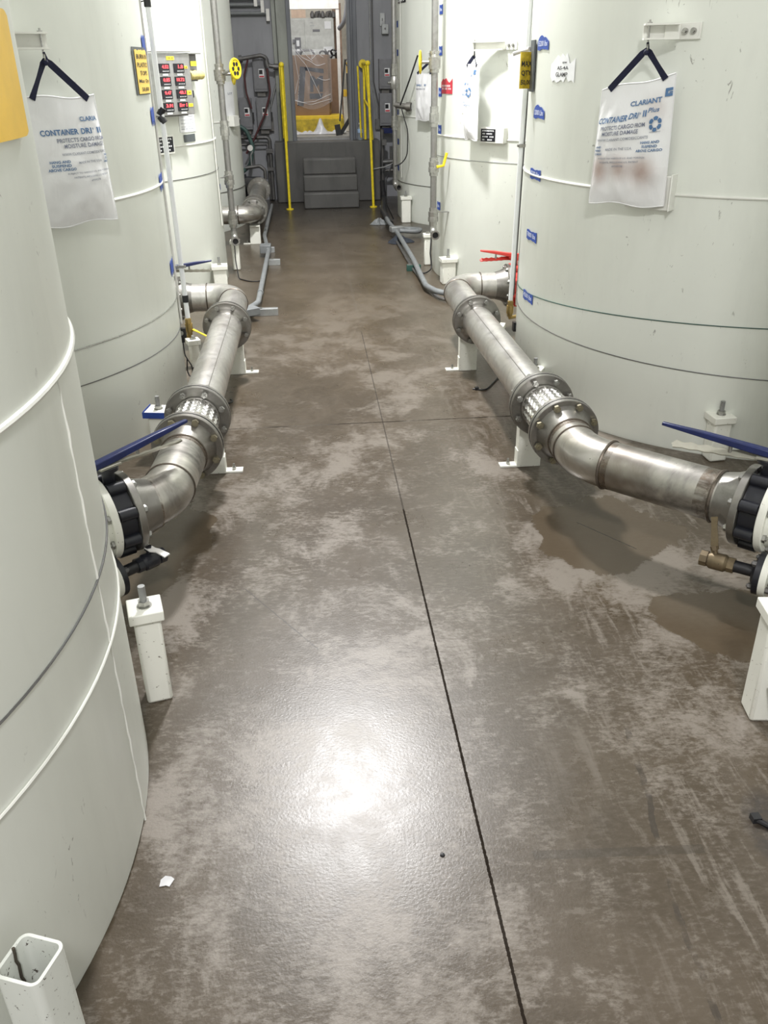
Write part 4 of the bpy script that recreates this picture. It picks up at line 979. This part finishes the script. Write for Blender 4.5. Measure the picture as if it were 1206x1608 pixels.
# ------------------------------------------------------------------ conduits on the floor
o = thing('floor_conduit', 'grey conduit on strut blocks running along the left of the aisle', 'conduit', (-.40, 7.2, 0), world=True)
P(MB().tube(fillet([(-.50, 5.86, .075), (-.385, 6.20, .075), (-.375, 8.15, .075), (-.44, 9.0, .075), (-.43, 11.2, .075)], .2, 6), .019, 14), 'conduit', PVC, o)
for y in (6.5, 8.15): P(MB().cyl((-.382, y-.02, .075), (-.382, y+.02, .075), .023, seg=14), 'coupling', PVC, o)
P(MB().box((-.405, 8.30, .075), (.10, .14, .07)), 'junction_box', PVC, o, bev=.004)
P(MB().box((-.44, 5.98, .07), (.12, .11, .05), Matrix.Rotation(.55, 3, 'Z')), 'junction_box', PVC, o, bev=.004)
def strut(label, x, y, w_=.15, mat=STRUT, h=.05):
    q = thing('strut_block', label, 'bracket', (x, y, 0), 'strut blocks under the conduits')
    MB().box((0, 0, h/2), (w_, .045, h)).build('block', mat, q, bev=.002)
    MB().box((-w_*.2, 0, h+.003), (.06, .03, .006)).build('clamp', BOLT, q)
strut('near zinc strut block under the left conduit, by the pipe flange', -.345, 6.12, .20)
strut('middle zinc strut block under the left conduit', -.33, 7.90, .13)
strut('far zinc strut block under the left conduit box', -.40, 8.50, .14)
strut('small dark green block under the right conduit', .885, 7.45, .12, GREENB)
o = thing('floor_conduit', 'grey conduit curving along the floor beside the right elbow pipe', 'conduit', (.9, 7.5, 0), world=True)
P(MB().tube(fillet([(1.3, 6.28, .05), (.965, 6.33, .05), (.885, 6.65, .05), (.895, 7.6, .075), (.895, 9.0, .075), (.86, 9.5, .09), (.90, 10.9, .06)], .28, 10), .021, 14), 'conduit', PVC, o)
P(MB().tube(fillet([(1.3, 6.18, .02), (.97, 6.20, .02), (.91, 6.6, .02), (.875, 7.5, .02), (.87, 8.9, .02)], .28, 10), .012, 10), 'lower_conduit', DARKPIPE, o)
P(MB().box((.90, 9.05, .09), (.13, .10, .05), Matrix.Rotation(.2, 3, 'Z')), 'junction_box', STRUT, o, bev=.004)
P(MB().tube(fillet([(.93, 9.0, .08), (1.12, 8.98, .07), (1.16, 9.15, .06), (1.05, 9.3, .05), (.96, 9.2, .06)], .06, 8), .022, 12), 'flexible_loop', PVC, o)
P(MB().tube(fillet([(.89, 9.6, .06), (.86, 10.2, .10), (.98, 11.4, .09), (.98, 11.7, .25)], .2, 8), .032, 12), 'rubber_sleeve', BLACK, o)
def rag(name, label, x, y, r, h, mat, cat='cloth', seed=1):
    rnd = random.Random(seed); q = thing(name, label, cat, (x, y, 0)); n, m_ = 22, 8; vs = [(0, 0, h)]; fs = []
    ph = [rnd.uniform(0, 6) for _ in range(4)]
    for j in range(1, m_+1):
        for k in range(n):
            a = 2*pi*k/n; t = j/m_; rr = r*t*(1+.25*sin(3*a+ph[0])+.15*sin(5*a+ph[1])+.1*sin(9*a+ph[2]))
            vs.append((rr*cos(a)*1.2, rr*sin(a), max(.002, h*(1-t**1.5)*(1+.5*sin(4*a+ph[3]+t*5))+.004)))
    fs += [(0, 1+k, 1+(k+1) % n) for k in range(n)]
    fs += [(1+(j-1)*n+k, 1+(j-1)*n+(k+1) % n, 1+j*n+(k+1) % n, 1+j*n+k) for j in range(1, m_) for k in range(n)]
    fs.append(tuple(1+(m_-1)*n+k for k in range(n)))
    MB().add(vs, fs).build('folds', mat, q, angle=50); return q
rag('dark_rag', 'crumpled dark rag under the right conduit box', .90, 8.80, .10, .05, RAG, seed=3)
rag('grey_rag', 'pale grey crumpled cloth on the floor by the far right conduit', .80, 9.95, .07, .05, PVC, seed=5)

# small debris on the floor
o = thing('paper_scrap', 'small white scrap lying on the floor beside the nearest left tank', 'scrap', (-.382, 1.312, 0), rz=.5)
MB().prism([(-.017, -.006), (-.004, -.011), (.001, -.018), (.017, -.006), (.014, .004), (.004, .013), (-.008, .009), (-.012, .002)], (0, 0, .0018), (1, 0, 0), (0, 1, 0), .0015).build('scrap', SHEETW, o)
o = thing('black_chip', 'tiny black chip on the floor in the bright wet patch', 'debris', (.221, 1.321, 0))
MB().lathe((0, 0, 0), (0, 0, 1), [(0, .006), (.003, .005), (.004, .002)], 7).build('chip', BLACK, o)
def cable(name, label, pts, r, mat=BLACK, cat='cable', rad=.03, plug=None):
    q = thing(name, label, cat, (pts[0][0], pts[0][1], 0), world=True)
    P(MB().tube(fillet(pts, rad, 6), r, 8), 'cord', mat, q)
    if plug: P(MB().box(plug, (.02, .02, .015)), 'connector', mat, q)
cable('floor_cable', 'short black cable stub on the floor under the right pipe', [(.84, 4.36, .004), (.90, 4.33, .004), (.93, 4.37, .006), (1.0, 4.50, .006), (1.05, 4.6, .02)], .004, plug=(.86, 4.355, .008))
cable('floor_cable', 'short black cable end on the floor beside the left near flanges', [(-.60, 4.30, .005), (-.50, 4.28, .005), (-.43, 4.33, .005), (-.46, 4.36, .005)], .004)
cable('floor_cable', 'thin black cable lying from the far left riser to the conduit', [(-.63, 7.60, .24), (-.63, 7.55, .12), (-.60, 7.35, .004), (-.48, 7.20, .004), (-.40, 7.25, .004)], .0045, rad=.08, plug=(-.40, 7.25, .008))
cable('floor_cable', 'black cable dropping from the right riser to the floor', [(1.035, 7.45, .28), (1.02, 7.40, .15), (1.03, 7.36, .03), (.97, 7.30, .005), (.90, 7.33, .005)], .006, rad=.05, plug=(.92, 7.33, .010))
cable('floor_hose', 'black hose end in the oily patch at the right edge', [(.945, 1.345, .007), (.975, 1.315, .007), (1.02, 1.32, .007), (1.09, 1.26, .007)], .006, rad=.02, plug=(.95, 1.345, .008))
cable('post_hose', 'black hose coming out of the right edge post', [(1.115, 1.648, .13), (1.118, 1.60, .12), (1.15, 1.58, .06), (1.16, 1.58, .01)], .006, rad=.03)

# ------------------------------------------------------------------ yellow handrails
def rail(label, x, yb, yf, top, leanx=0., extra=False):
    o = thing('yellow_handrail', label, 'handrail', (x, yf, 0), 'yellow handrails', world=True)
    P(MB().tube([(x-leanx*0, yf, .01), (x+leanx, yf, top)], .016, 14), 'front_post', YEL, o)
    P(MB().tube([(x+leanx, yb, .74), (x+leanx, yb, top)], .016, 14), 'rear_post', YEL, o)
    P(MB().tube([(x+leanx, yf, top), (x+leanx, WY-.09, top)], .017, 14), 'top_rail', YEL, o)
    P(MB().tube([(x+leanx*.5, yf, 1.12), (x+leanx, yb, 1.20)], .012, 12), 'mid_rail', YEL, o)
    P(MB().ball((x+leanx, yf, top), .03), 'corner_ball', YEL, o)
    P(MB().cyl((x, yf, 0), (x, yf, .012), .045, seg=20), 'base_plate', YEL, o)
    P(MB().cyl((x+leanx, WY-.11, top), (x+leanx, WY-.09, top), .05, seg=20), 'wall_plate', YEL, o)
    return o
o = rail('yellow handrail left of the steps, perforated strip along it', -.212, 12.0, 11.30, 1.605, .005)
P(MB().box((-.222, 11.62, 1.20), (.045, .012, .80)), 'perforated_strip', YEL, o)
hm = MB()
for k in range(9): hm.cyl((-.222, 11.614, .90+k*.075), (-.222, 11.611, .90+k*.075), .008, seg=8)
P(hm, 'strip_holes', BLACK, o)
o = rail('yellow handrail right of the steps, with extra leaning tubes', .835, 12.0, 11.30, 1.605, -.035)
P(MB().tube([(.79, 11.55, 1.58), (.86, 11.6, .76)], .014, 12).tube([(.72, 11.95, 1.58), (.745, 12.0, .76)], .012, 12), 'leaning_tube', YEL, o)

# ------------------------------------------------------------------ wall equipment
def disconnect(label, x, z, w_, h, d=.13):
    o = thing('disconnect_switch', label, 'electrical box', (x, WY, z-h/2), 'grey electrical boxes on the wall')
    MB().box((0, -d/2, h/2), (w_, d, h)).build('enclosure', GREYBOX, o, bev=.004)
    MB().box((.003, -d-.003, h*.53), (w_*.88, .008, h*.9)).build('door', GREYBOX, o, bev=.002)
    s = MB().box((.02, -d-.009, h*.56), (w_*.40, .003, h*.27)).build('white_label', PAPER, o)
    MB().box((.012, -d-.012, h*.60), (w_*.26, .003, h*.13)).build('black_square', DISP, s); MB().box((.02, -d-.012, h*.465), (w_*.34, .003, h*.045)).build('red_strip', REDLAB, s)
    MB().box((w_/2+.012, -d*.6, h*.4), (.02, .03, .10)).build('handle', BLACK, o)
    MB().box((0, -d*.4, -.03), (w_*.6, d*.5, .05)).build('conduit_hub', DARKPIPE, o)
disconnect('upper grey switch box left of the doorway', -.497, 1.495, .17, .37)
disconnect('lower right grey switch box left of the doorway', -.485, 1.06, .175, .37)
disconnect('lower left grey switch box beside the farthest left tank', -.715, 1.06, .16, .37)
disconnect('upper grey switch box right of the doorway', 1.085, 1.485, .16, .34)
disconnect('lower grey switch box right of the doorway', 1.085, 1.075, .16, .38)
o = thing('wall_switch', 'pale switch plate and small box high on the right wall', 'switch', (1.075, WY, 1.95))
MB().box((-.01, -.01, .14), (.06, .02, .14)).build('switch_plate', STRUT, o, bev=.002); MB().box((.02, -.03, .035), (.085, .06, .11)).build('box', STRUT, o, bev=.004)
MB().cyl((.02, -.062, .04), (.02, -.07, .04), .012, seg=10).box((-.01, -.022, .14), (.012, .006, .03)).build('knob', DARKPIPE, o)
def conduit(name, label, pts, r, mat=DARKPIPE, rad=.06, cat='conduit', extra=()):
    q = thing(name, label, cat, pts[0], world=True)
    P(MB().tube(fillet(pts, rad, 6), r, 12), 'tube', mat, q)
    for e in extra: P(e[0], e[1], e[2], q)
    return q
y = WY-.03
conduit('wall_conduit', 'thin conduit running down the wall left of the doorway to a small box', [(-.30, y, 3.0), (-.285, y, 1.45), (-.40, y, 1.12), (-.40, y, .98)], .012, GALV, extra=((MB().box((-.40, y-.01, .93), (.06, .05, .16)), 'conduit_body', DARKPIPE),))
conduit('wall_conduit', 'pair of thin conduits down the wall right of the doorway', [(.905, y, 3.0), (.91, y, 1.40), (.97, y, 1.12), (.97, y, .95)], .010, GALV, extra=((MB().tube(fillet([(.935, y, 3.0), (.94, y, 1.40), (1.0, y, 1.12), (1.0, y, .9)], .06, 5), .008, 8), 'second_tube', DARKPIPE), (MB().box((.98, y, .9), (.06, .05, .12)), 'conduit_body', DARKPIPE)))
for i, (z, xe, d) in enumerate(((2.33, -.50, 'top'), (2.265, -.42, 'middle'), (2.175, -.36, 'bottom'))):
    conduit('wall_conduit', 'horizontal conduit high on the wall left of the doorway, %s of three' % d, [(-1.6, y-.02, z), (xe, y-.02, z)], .022, PVC, extra=((MB().box((xe+.01, y-.03, z-.02), (.04, .05, .13)), 'white_end_fitting', WHITEM),))
q = conduit('black_pipe', 'threaded black pipe with elbows above the upper left switch box', [(-.72, 12.1, 1.68), (-.47, 12.1, 1.715), (-.40, 12.1, 1.69), (-.395, 12.1, 1.60), (-.27, 12.1, 1.585)], .024, DARKPIPE, .05, 'pipe', extra=((MB().cyl((-.74, 12.1, 1.677), (-.70, 12.1, 1.683), .042, seg=16).cyl((-.41, 12.1, 1.66), (-.388, 12.1, 1.58), .033, seg=12).cyl((-.32, 12.1, 1.59), (-.26, 12.1, 1.585), .036, seg=16), 'fitting', DARKPIPE), (MB().cyl((-.72, 12.1, 1.68), (-.72, WY, 1.68), .02, seg=10), 'wall_stub', DARKPIPE)))
conduit('burgundy_hose', 'burgundy hose looping beside the upper left switch box', [(-.63, 12.08, 1.67), (-.69, 12.08, 1.50), (-.68, 12.08, 1.30), (-.63, 12.08, 1.12)], .012, HOSER, .15, 'hose')
conduit('burgundy_hose', 'burgundy hose slanting across the lower left switch boxes', [(-.40, 12.05, 1.57), (-.38, 12.05, 1.30), (-.47, 12.05, 1.05), (-.62, 12.05, .78), (-.74, 12.05, .60)], .013, HOSER, .2, 'hose')
conduit('green_hose', 'dark green hose arching out behind the farthest left tank', [(-.90, 12.0, .96), (-.72, 12.0, .90), (-.645, 12.0, .68), (-.70, 12.0, .46), (-.84, 12.0, .36)], .024, HOSE, .16, 'hose')
conduit('black_pipe', 'black pipe running low along the wall then down to the floor', [(-1.0, 12.15, .785), (-.435, 12.15, .78), (-.43, 12.15, .02)], .024, DARKPIPE, .05, 'pipe', extra=((MB().tube([(-1.0, 12.17, .70), (-.47, 12.17, .70), (-.47, 12.17, .02)], .014, 10), 'thin_pipe', DARKPIPE), (MB().box((-.44, 12.13, .62), (.09, .05, .05)).box((-.44, 12.13, .40), (.09, .05, .04)), 'pipe_clamp', DARKPIPE)))
conduit('gauge_manifold', 'small black pipe manifold with a round gauge above the far flange', [(-.74, 11.6, .47), (-.56, 11.6, .49), (-.50, 11.6, .44), (-.50, 11.6, .33)], .022, DARKPIPE, .05, 'pipe', extra=((MB().tube(fillet([(-.66, 11.6, .48), (-.66, 11.6, .62), (-.63, 11.6, .66)], .03), .010, 8), 'riser', GALV), (MB().cyl((-.66, 11.58, .70), (-.66, 11.61, .70), .034, seg=18), 'gauge_dial', WHITEM), (MB().tube([(-.62, 11.6, .50), (-.62, 11.6, .64)], .008, 8), 'thin_stem', DARKPIPE)))
o = thing('black_pump', 'dark pump body behind the far round flange', 'pump', (-.66, 11.35, 0), world=True)
P(MB().lathe((-.85, 11.4, .30), (1, 0, 0), [(0, .03), (.01, .11), (.12, .12), (.13, .09), (.30, .085), (.32, .03)], 24).box((-.68, 11.4, .09), (.26, .20, .18)), 'pump_body', BLACKV, o)
# right side fittings
o = thing('black_manifold', 'dark valve cluster with a thin lever on the right wall', 'valve', (1.07, 12.0, .4), world=True)
P(MB().tube([(1.02, 12.0, .46), (1.22, 12.0, .47)], .03, 12).tube([(1.02, 12.05, .02), (1.02, 12.05, .85)], .024, 12).tube([(1.13, 12.0, .45), (1.13, 12.0, .65)], .02, 10).box((1.04, 12.0, .70), (.06, .06, .07)).tube([(1.05, 12.0, .36), (1.20, 12.0, .36)], .02, 10), 'pipes', DARKPIPE, o)
P(MB().tube([(.875, 11.9, .385), (1.05, 11.93, .41), (1.15, 11.95, .45)], .008, 8).ball((.875, 11.9, .385), .012), 'lever', GALV, o)
o = thing('blue_clamp', 'blue clamp under the lower right switch box', 'clamp', (1.12, 12.12, .80))
MB().box((0, 0, .03), (.16, .08, .06)).cyl((-.09, 0, .03), (.05, 0, .03), .03, seg=14).build('clamp_body', BLUE, o)

# ------------------------------------------------------------------ things in and beyond the doorway
o = thing('water_bottle', 'clear plastic water bottle standing on the landing by the right rail', 'bottle', (.735, 12.02, .73))
MB().lathe((0, 0, 0), (0, 0, 1), [(0, .022), (.004, .031), (.03, .033), (.06, .030), (.09, .033), (.135, .033), (.165, .022), (.185, .012), (.19, .012)], 28).build('bottle_body', BOTM, o)
MB().cyl((0, 0, .188), (0, 0, .205), .0145, seg=16).build('cap', WHITEP, o); MB().lathe((0, 0, .088), (0, 0, 1), [(0, .0336), (.045, .0336)], 28, False).build('label', simple('pale_blue_label', (.35, .50, .72), .4), o)
o = thing('curb_block', 'yellow painted steel curb block behind the doorway', 'block', (.22, 13.6, .75))
MB().box((.0, 0, .09), (.74, .5, .18)).build('painted_front', simple('worn_yellow', (.55, .40, .02), .5, 0, .45, 12), o, bev=.006); MB().box((.0, .02, .20), (.72, .5, .04)).build('top_slab', simple('bright_yellow', (.85, .60, .03), .45, 0, .1), o, bev=.004)
bx = thing('cardboard_box', 'big brown cardboard box with dark M print on the yellow curb', 'box', (.165, 13.65, .97), rz=R_(-6))
bw, bd, bh = .50, .40, .76
MB().box((0, 0, bh/2), (bw, bd, bh)).build('carton', CARD, bx, bev=.004)
MB().box((bw/2+.002, 0, bh*.52), (.003, bd*.98, bh*.96)).build('side_panel', CARDD, bx)
fy = -bd/2-.003
pr = MB()
g = lambda a, q: V((a, fy, q))
pr.add([g(-.135, .62), g(.19, .585), g(.19, .53), g(-.06, .57)], [(0, 1, 2, 3)])
pr.add([g(-.135, .62), g(-.06, .57), g(-.115, .12), g(-.20, .13)], [(0, 1, 2, 3)])
for (a0, a1, b0, b1) in ((-.02, .17, .21, .28),): pr.add([g(a0, b0), g(a1-.02, b0), g(a1, b1), g(a0, b1)], [(0, 1, 2, 3)])
pr.add([g(-.01, .30), g(.035, .30), g(.04, .40), g(.08, .355), g(.12, .40), g(.125, .30), g(.17, .30), g(.18, .50), g(.135, .50), g(.085, .455), g(.045, .50), g(.0, .50)], [(0, 1, 2, 11), (2, 3, 9, 10), (2, 10, 11), (3, 4, 8, 9), (4, 5, 6, 7), (4, 7, 8)])
pr.build('dark_print', CARDINK, bx)
tm = MB()
vs, fs = text_geo('MASTER PAK', .01)
tm.add([V((-.165+.060*(a)-.03*(1-b), fy-.002, .14+.40*a+.0*b))+V((-.035*b, 0, 0)) for a, b in vs], fs); tm.build('white_lettering', PAPER, bx)
tm = MB()
for k in range(7): text_on(tm, 'IIIIIIIII', (-.12, .12, .52-k*.045, .535-k*.045), lambda a, q: V((bw/2+.005, a, q)))
for k in range(2): tm.add([V((bw/2+.005, -.1+k*.11+a, .07+b)) for a, b in ((0, 0), (.08, 0), (.08, .11), (0, .11))], [(0, 1, 2, 3)])
tm.build('side_print', simple('faded_print', (.20, .13, .08), .7), bx)
# stretch film: draped sheet over the carton
wp = thing('stretch_film', 'loose clear plastic film draped over the cardboard box', 'plastic film', (.165, 13.65, 1.10), rz=R_(-6))
vs = []; NX, NZ = 30, 24
for j in range(NZ+1):
    for i in range(NX+1):
        u = i/NX; v_ = j/NZ; x = -.26+.56*u; z = .65*(1-v_)*(1-.0*u)+.0+.10*sin(pi*u)*(-v_)+.05
        yy = -bd/2-.014-.010*sin(9*u+5*v_)-.008*sin(17*u-6*v_)-.012*v_
        if v_ < .04: yy += .10
        vs.append((x, yy, z))
MB().add(vs, [(j*(NX+1)+i, j*(NX+1)+i+1, (j+1)*(NX+1)+i+1, (j+1)*(NX+1)+i) for j in range(NZ) for i in range(NX)]).build('film', WRAP, wp, angle=70)
fm = MB()
yf = -bd/2-.03
for pts in ([(-.25, .68), (-.05, .46), (.14, .06)], [(-.22, .69), (-.10, .55), (.02, .50), (.10, .44), (.22, .47)], [(-.25, .03), (-.12, -.01), (.05, .0), (.28, .09)], [(-.26, .02), (0, -.04), (.28, .03)], [(-.12, .67), (-.02, .56), (.05, .50)], [(.10, .68), (.14, .58), (.20, .55)], [(-.2, .6), (-.16, .3), (-.22, .1)], [(.0, .68), (.05, .55), (.03, .52), (.12, .60)], [(.1, .30), (.2, .26), (.28, .28)]):
    fm.tube(fillet([(a, yf, b+.05) for a, b in pts], .1, 5), .0032, 6)
fm.build('film_folds', WRAPE, wp)
rg_ = thing('plastic_sheet_heap', 'crumpled white plastic sheeting on the floor in the doorway', 'plastic sheet', (.24, 13.05, .75))
vs = []; NX, NY = 40, 14
for j in range(NY+1):
    for i in range(NX+1):
        u, v_ = i/NX, j/NY; x = -.34+.70*u
        pk = .17*math.exp(-((u-.50)/.085)**2)*min(1, v_*1.3)
        z = .006+(.020+.014*sin(23*u+4*v_)+.012*sin(41*u-9*v_))*sin(pi*v_)+pk+.03*math.exp(-(u/.1)**2)*v_+.02*math.exp(-((u-1)/.1)**2)
        vs.append((x, -.12+.26*v_+.01*sin(12*u), max(.004, z)))
MB().add(vs, [(j*(NX+1)+i, j*(NX+1)+i+1, (j+1)*(NX+1)+i+1, (j+1)*(NX+1)+i) for j in range(NY) for i in range(NX)]).build('sheet', SHEETW, rg_, angle=25)
o = thing('floor_scraper', 'long-handled black floor scraper leaning in the doorway', 'scraper', (.475, 12.62, .75), world=True)
P(MB().tube([(.503, 12.64, .93), (.59, 12.42, 1.66)], .011, 10), 'handle', DARKPIPE, o)
P(MB().box((.498, 12.65, .90), (.03, .03, .07)), 'ferrule', YEL, o)
P(MB().box((.475, 12.63, .822), (.075, .02, .135), Matrix.Rotation(-.15, 3, 'Y')), 'black_blade', BLACK, o, bev=.003)
o = thing('black_squeegee', 'second black blade tool lying against the right door jamb', 'squeegee', (.60, 12.7, .76), world=True)
P(MB().box((.575, 12.75, .85), (.05, .02, .22), Matrix.Rotation(.62, 3, 'Y')), 'blade', BLACK, o)
P(MB().tube([(.63, 12.74, .90), (.61, 12.5, 1.5)], .009, 8), 'handle', DARKPIPE, o)
# electrical cabinets
o = thing('electrical_cabinet', 'pale grey double electrical cabinet behind the cardboard box', 'cabinet', (.2, 15.3, .75))
MB().box((-.02, 0, .75), (.76, .4, 1.5)).build('cabinet_body', CABM, o, bev=.004)
for x, w_ in ((-.245, .30), (.135, .44)): MB().box((x, -.205, .75), (w_, .012, 1.46)).build('door', CABM, o, bev=.003)
hm = MB().box((-.20, -.225, 1.13), (.09, .03, .22)).box((-.26, -.225, 1.19), (.04, .03, .05)).build('control_module', GREYBOX, o)
MB().box((-.20, -.244, 1.16), (.045, .006, .08)).box((-.20, -.244, 1.07), (.045, .006, .03)).build('switch_face', PAPER, hm)
tm = MB().box((.09, -.214, 1.33), (.11, .003, .03)); tm.build('name_plate', GREYBOX, o)
tm = MB()
text_on(tm, 'IIII', (.0, .04, 1.43, 1.44), lambda a, q: V((a, -.2135, q))); text_on(tm, 'IIIIIII', (0, .06, 1.39, 1.398), lambda a, q: V((a, -.2135, q)))
tm.build('lettering', INKG, o)
MB().box((.26, -.213, 1.04), (.14, .003, .14)).box((.27, -.213, 1.40), (.10, .003, .10)).build('paper_notice', PAPER, o)
o = thing('wall_shelf', 'narrow metal shelf in front of the electrical cabinet', 'shelf', (.13, 14.9, .75), world=True)
P(MB().box((.13, 14.85, 1.735), (.74, .3, .02)), 'board', STRUT, o)
for x in (-.02, .40): P(MB().box((x, 14.85, 1.24), (.025, .2, .98)), 'leg', STRUT, o)
o = thing('black_handle_bar', 'black bent cart handle above the cardboard box', 'cart handle', (.10, 14.3, .75), world=True)
P(MB().tube(fillet([(.0, 14.3, .76), (.02, 14.3, 1.72), (.05, 14.3, 1.80), (.20, 14.3, 1.80), (.24, 14.3, 1.72), (.25, 14.3, .76)], .04), .016, 10), 'bar', BLACK, o)
o = thing('dark_cable_coil', 'tangle of dark cable and hose behind the box', 'cable', (.45, 14.2, 1.75), world=True)
tm = MB()
for k in range(5): tm.ring((.35+.055*k, 14.25, 1.745+.02*(k % 2)), (sin(k), cos(k*1.7), .3), .045, .012, 20, 6)
P(tm, 'coil', BLACK, o)
P(MB().box((.45, 14.25, 1.22), (.22, .1, .93)), 'stand', simple('brown_box', (.20, .12, .07), .6), o)
o = thing('white_frame', 'white steel beam and post frame beyond the doorway', 'frame', (.56, 14.0, .75), world=True)
P(MB().box((.22, 14.0, 2.37), (.75, .1, .13)).box((.22, 14.0, 2.50), (.8, .16, .02)), 'beam', WHITEM, o)
P(MB().box((.575, 14.0, 1.55), (.045, .08, 1.6)), 'post', WHITEM, o)
o = thing('storage_box', 'pale cardboard carton on top of the electrical cabinet', 'box', (.03, 15.2, 2.25))
MB().box((0, 0, .09), (.22, .2, .18)).build('carton', simple('peach_card', (.62, .47, .36), .7), o)
o = thing('pipe_fittings', 'dark fittings and tools piled on top of the electrical cabinet', 'fittings', (.4, 15.2, 2.25), world=True)
tm = MB()
for k in range(7): tm.lathe((.24+.055*k, 15.1+.03*(k % 3), 2.25), (.3*sin(k*2), .2, 1), [(0, .03), (.05+.02*(k % 3), .035), (.09, .015)], 10)
P(tm, 'pile', DARKPIPE, o)
o = thing('brown_cabinet', 'brown rusty side panel beside the electrical cabinet', 'panel', (.585, 15.4, .75))
MB().box((.04, .1, .85), (.12, .5, 1.7)).build('panel', simple('rust_brown', (.32, .22, .16), .7, 0, .3), o)
MB().box((.02, -.16, 1.15), (.04, .02, .5)).build('cable_bundle', simple('dark_bundle', (.10, .06, .045), .7), o)
o = thing('black_duct_hose', 'grey ribbed duct hose curving beside the white post', 'hose', (.68, 13.6, 2.0), world=True)
P(MB().tube(fillet([(.66, 13.6, 2.75), (.70, 13.6, 2.35), (.66, 13.6, 2.12), (.58, 13.7, 2.05)], .2, 8), .03, 14), 'hose', GREYBOX, o)
o = thing('yellow_tag', 'yellow tag plate hanging on the cream wall beyond the doorway', 'tag', (.72, 13.42, 1.45), world=True)
P(MB().box((.70, 13.42, 1.50), (.10, .012, .26)), 'plate', YELP, o); P(MB().ring((.685, 13.40, 1.63), (0, 1, 0), .045, .007, 28, 8), 'ring', DARKPIPE, o)
tm = MB()
for k in range(3): text_on(tm, 'II', (.685, .715, 1.45+k*.035, 1.47+k*.035), lambda a, q: V((a, 13.413, q)))
P(tm, 'lettering', INK, o)
o = thing('yellow_bumper', 'yellow band bumper low on the cream wall', 'bumper', (.70, 13.40, 1.22), world=True)
P(MB().box((.72, 13.41, 1.25), (.24, .04, .09)), 'band', YELP, o)
P(MB().box((.72, 13.43, .98), (.25, .03, .44)), 'cream_panel', CREAM, o)
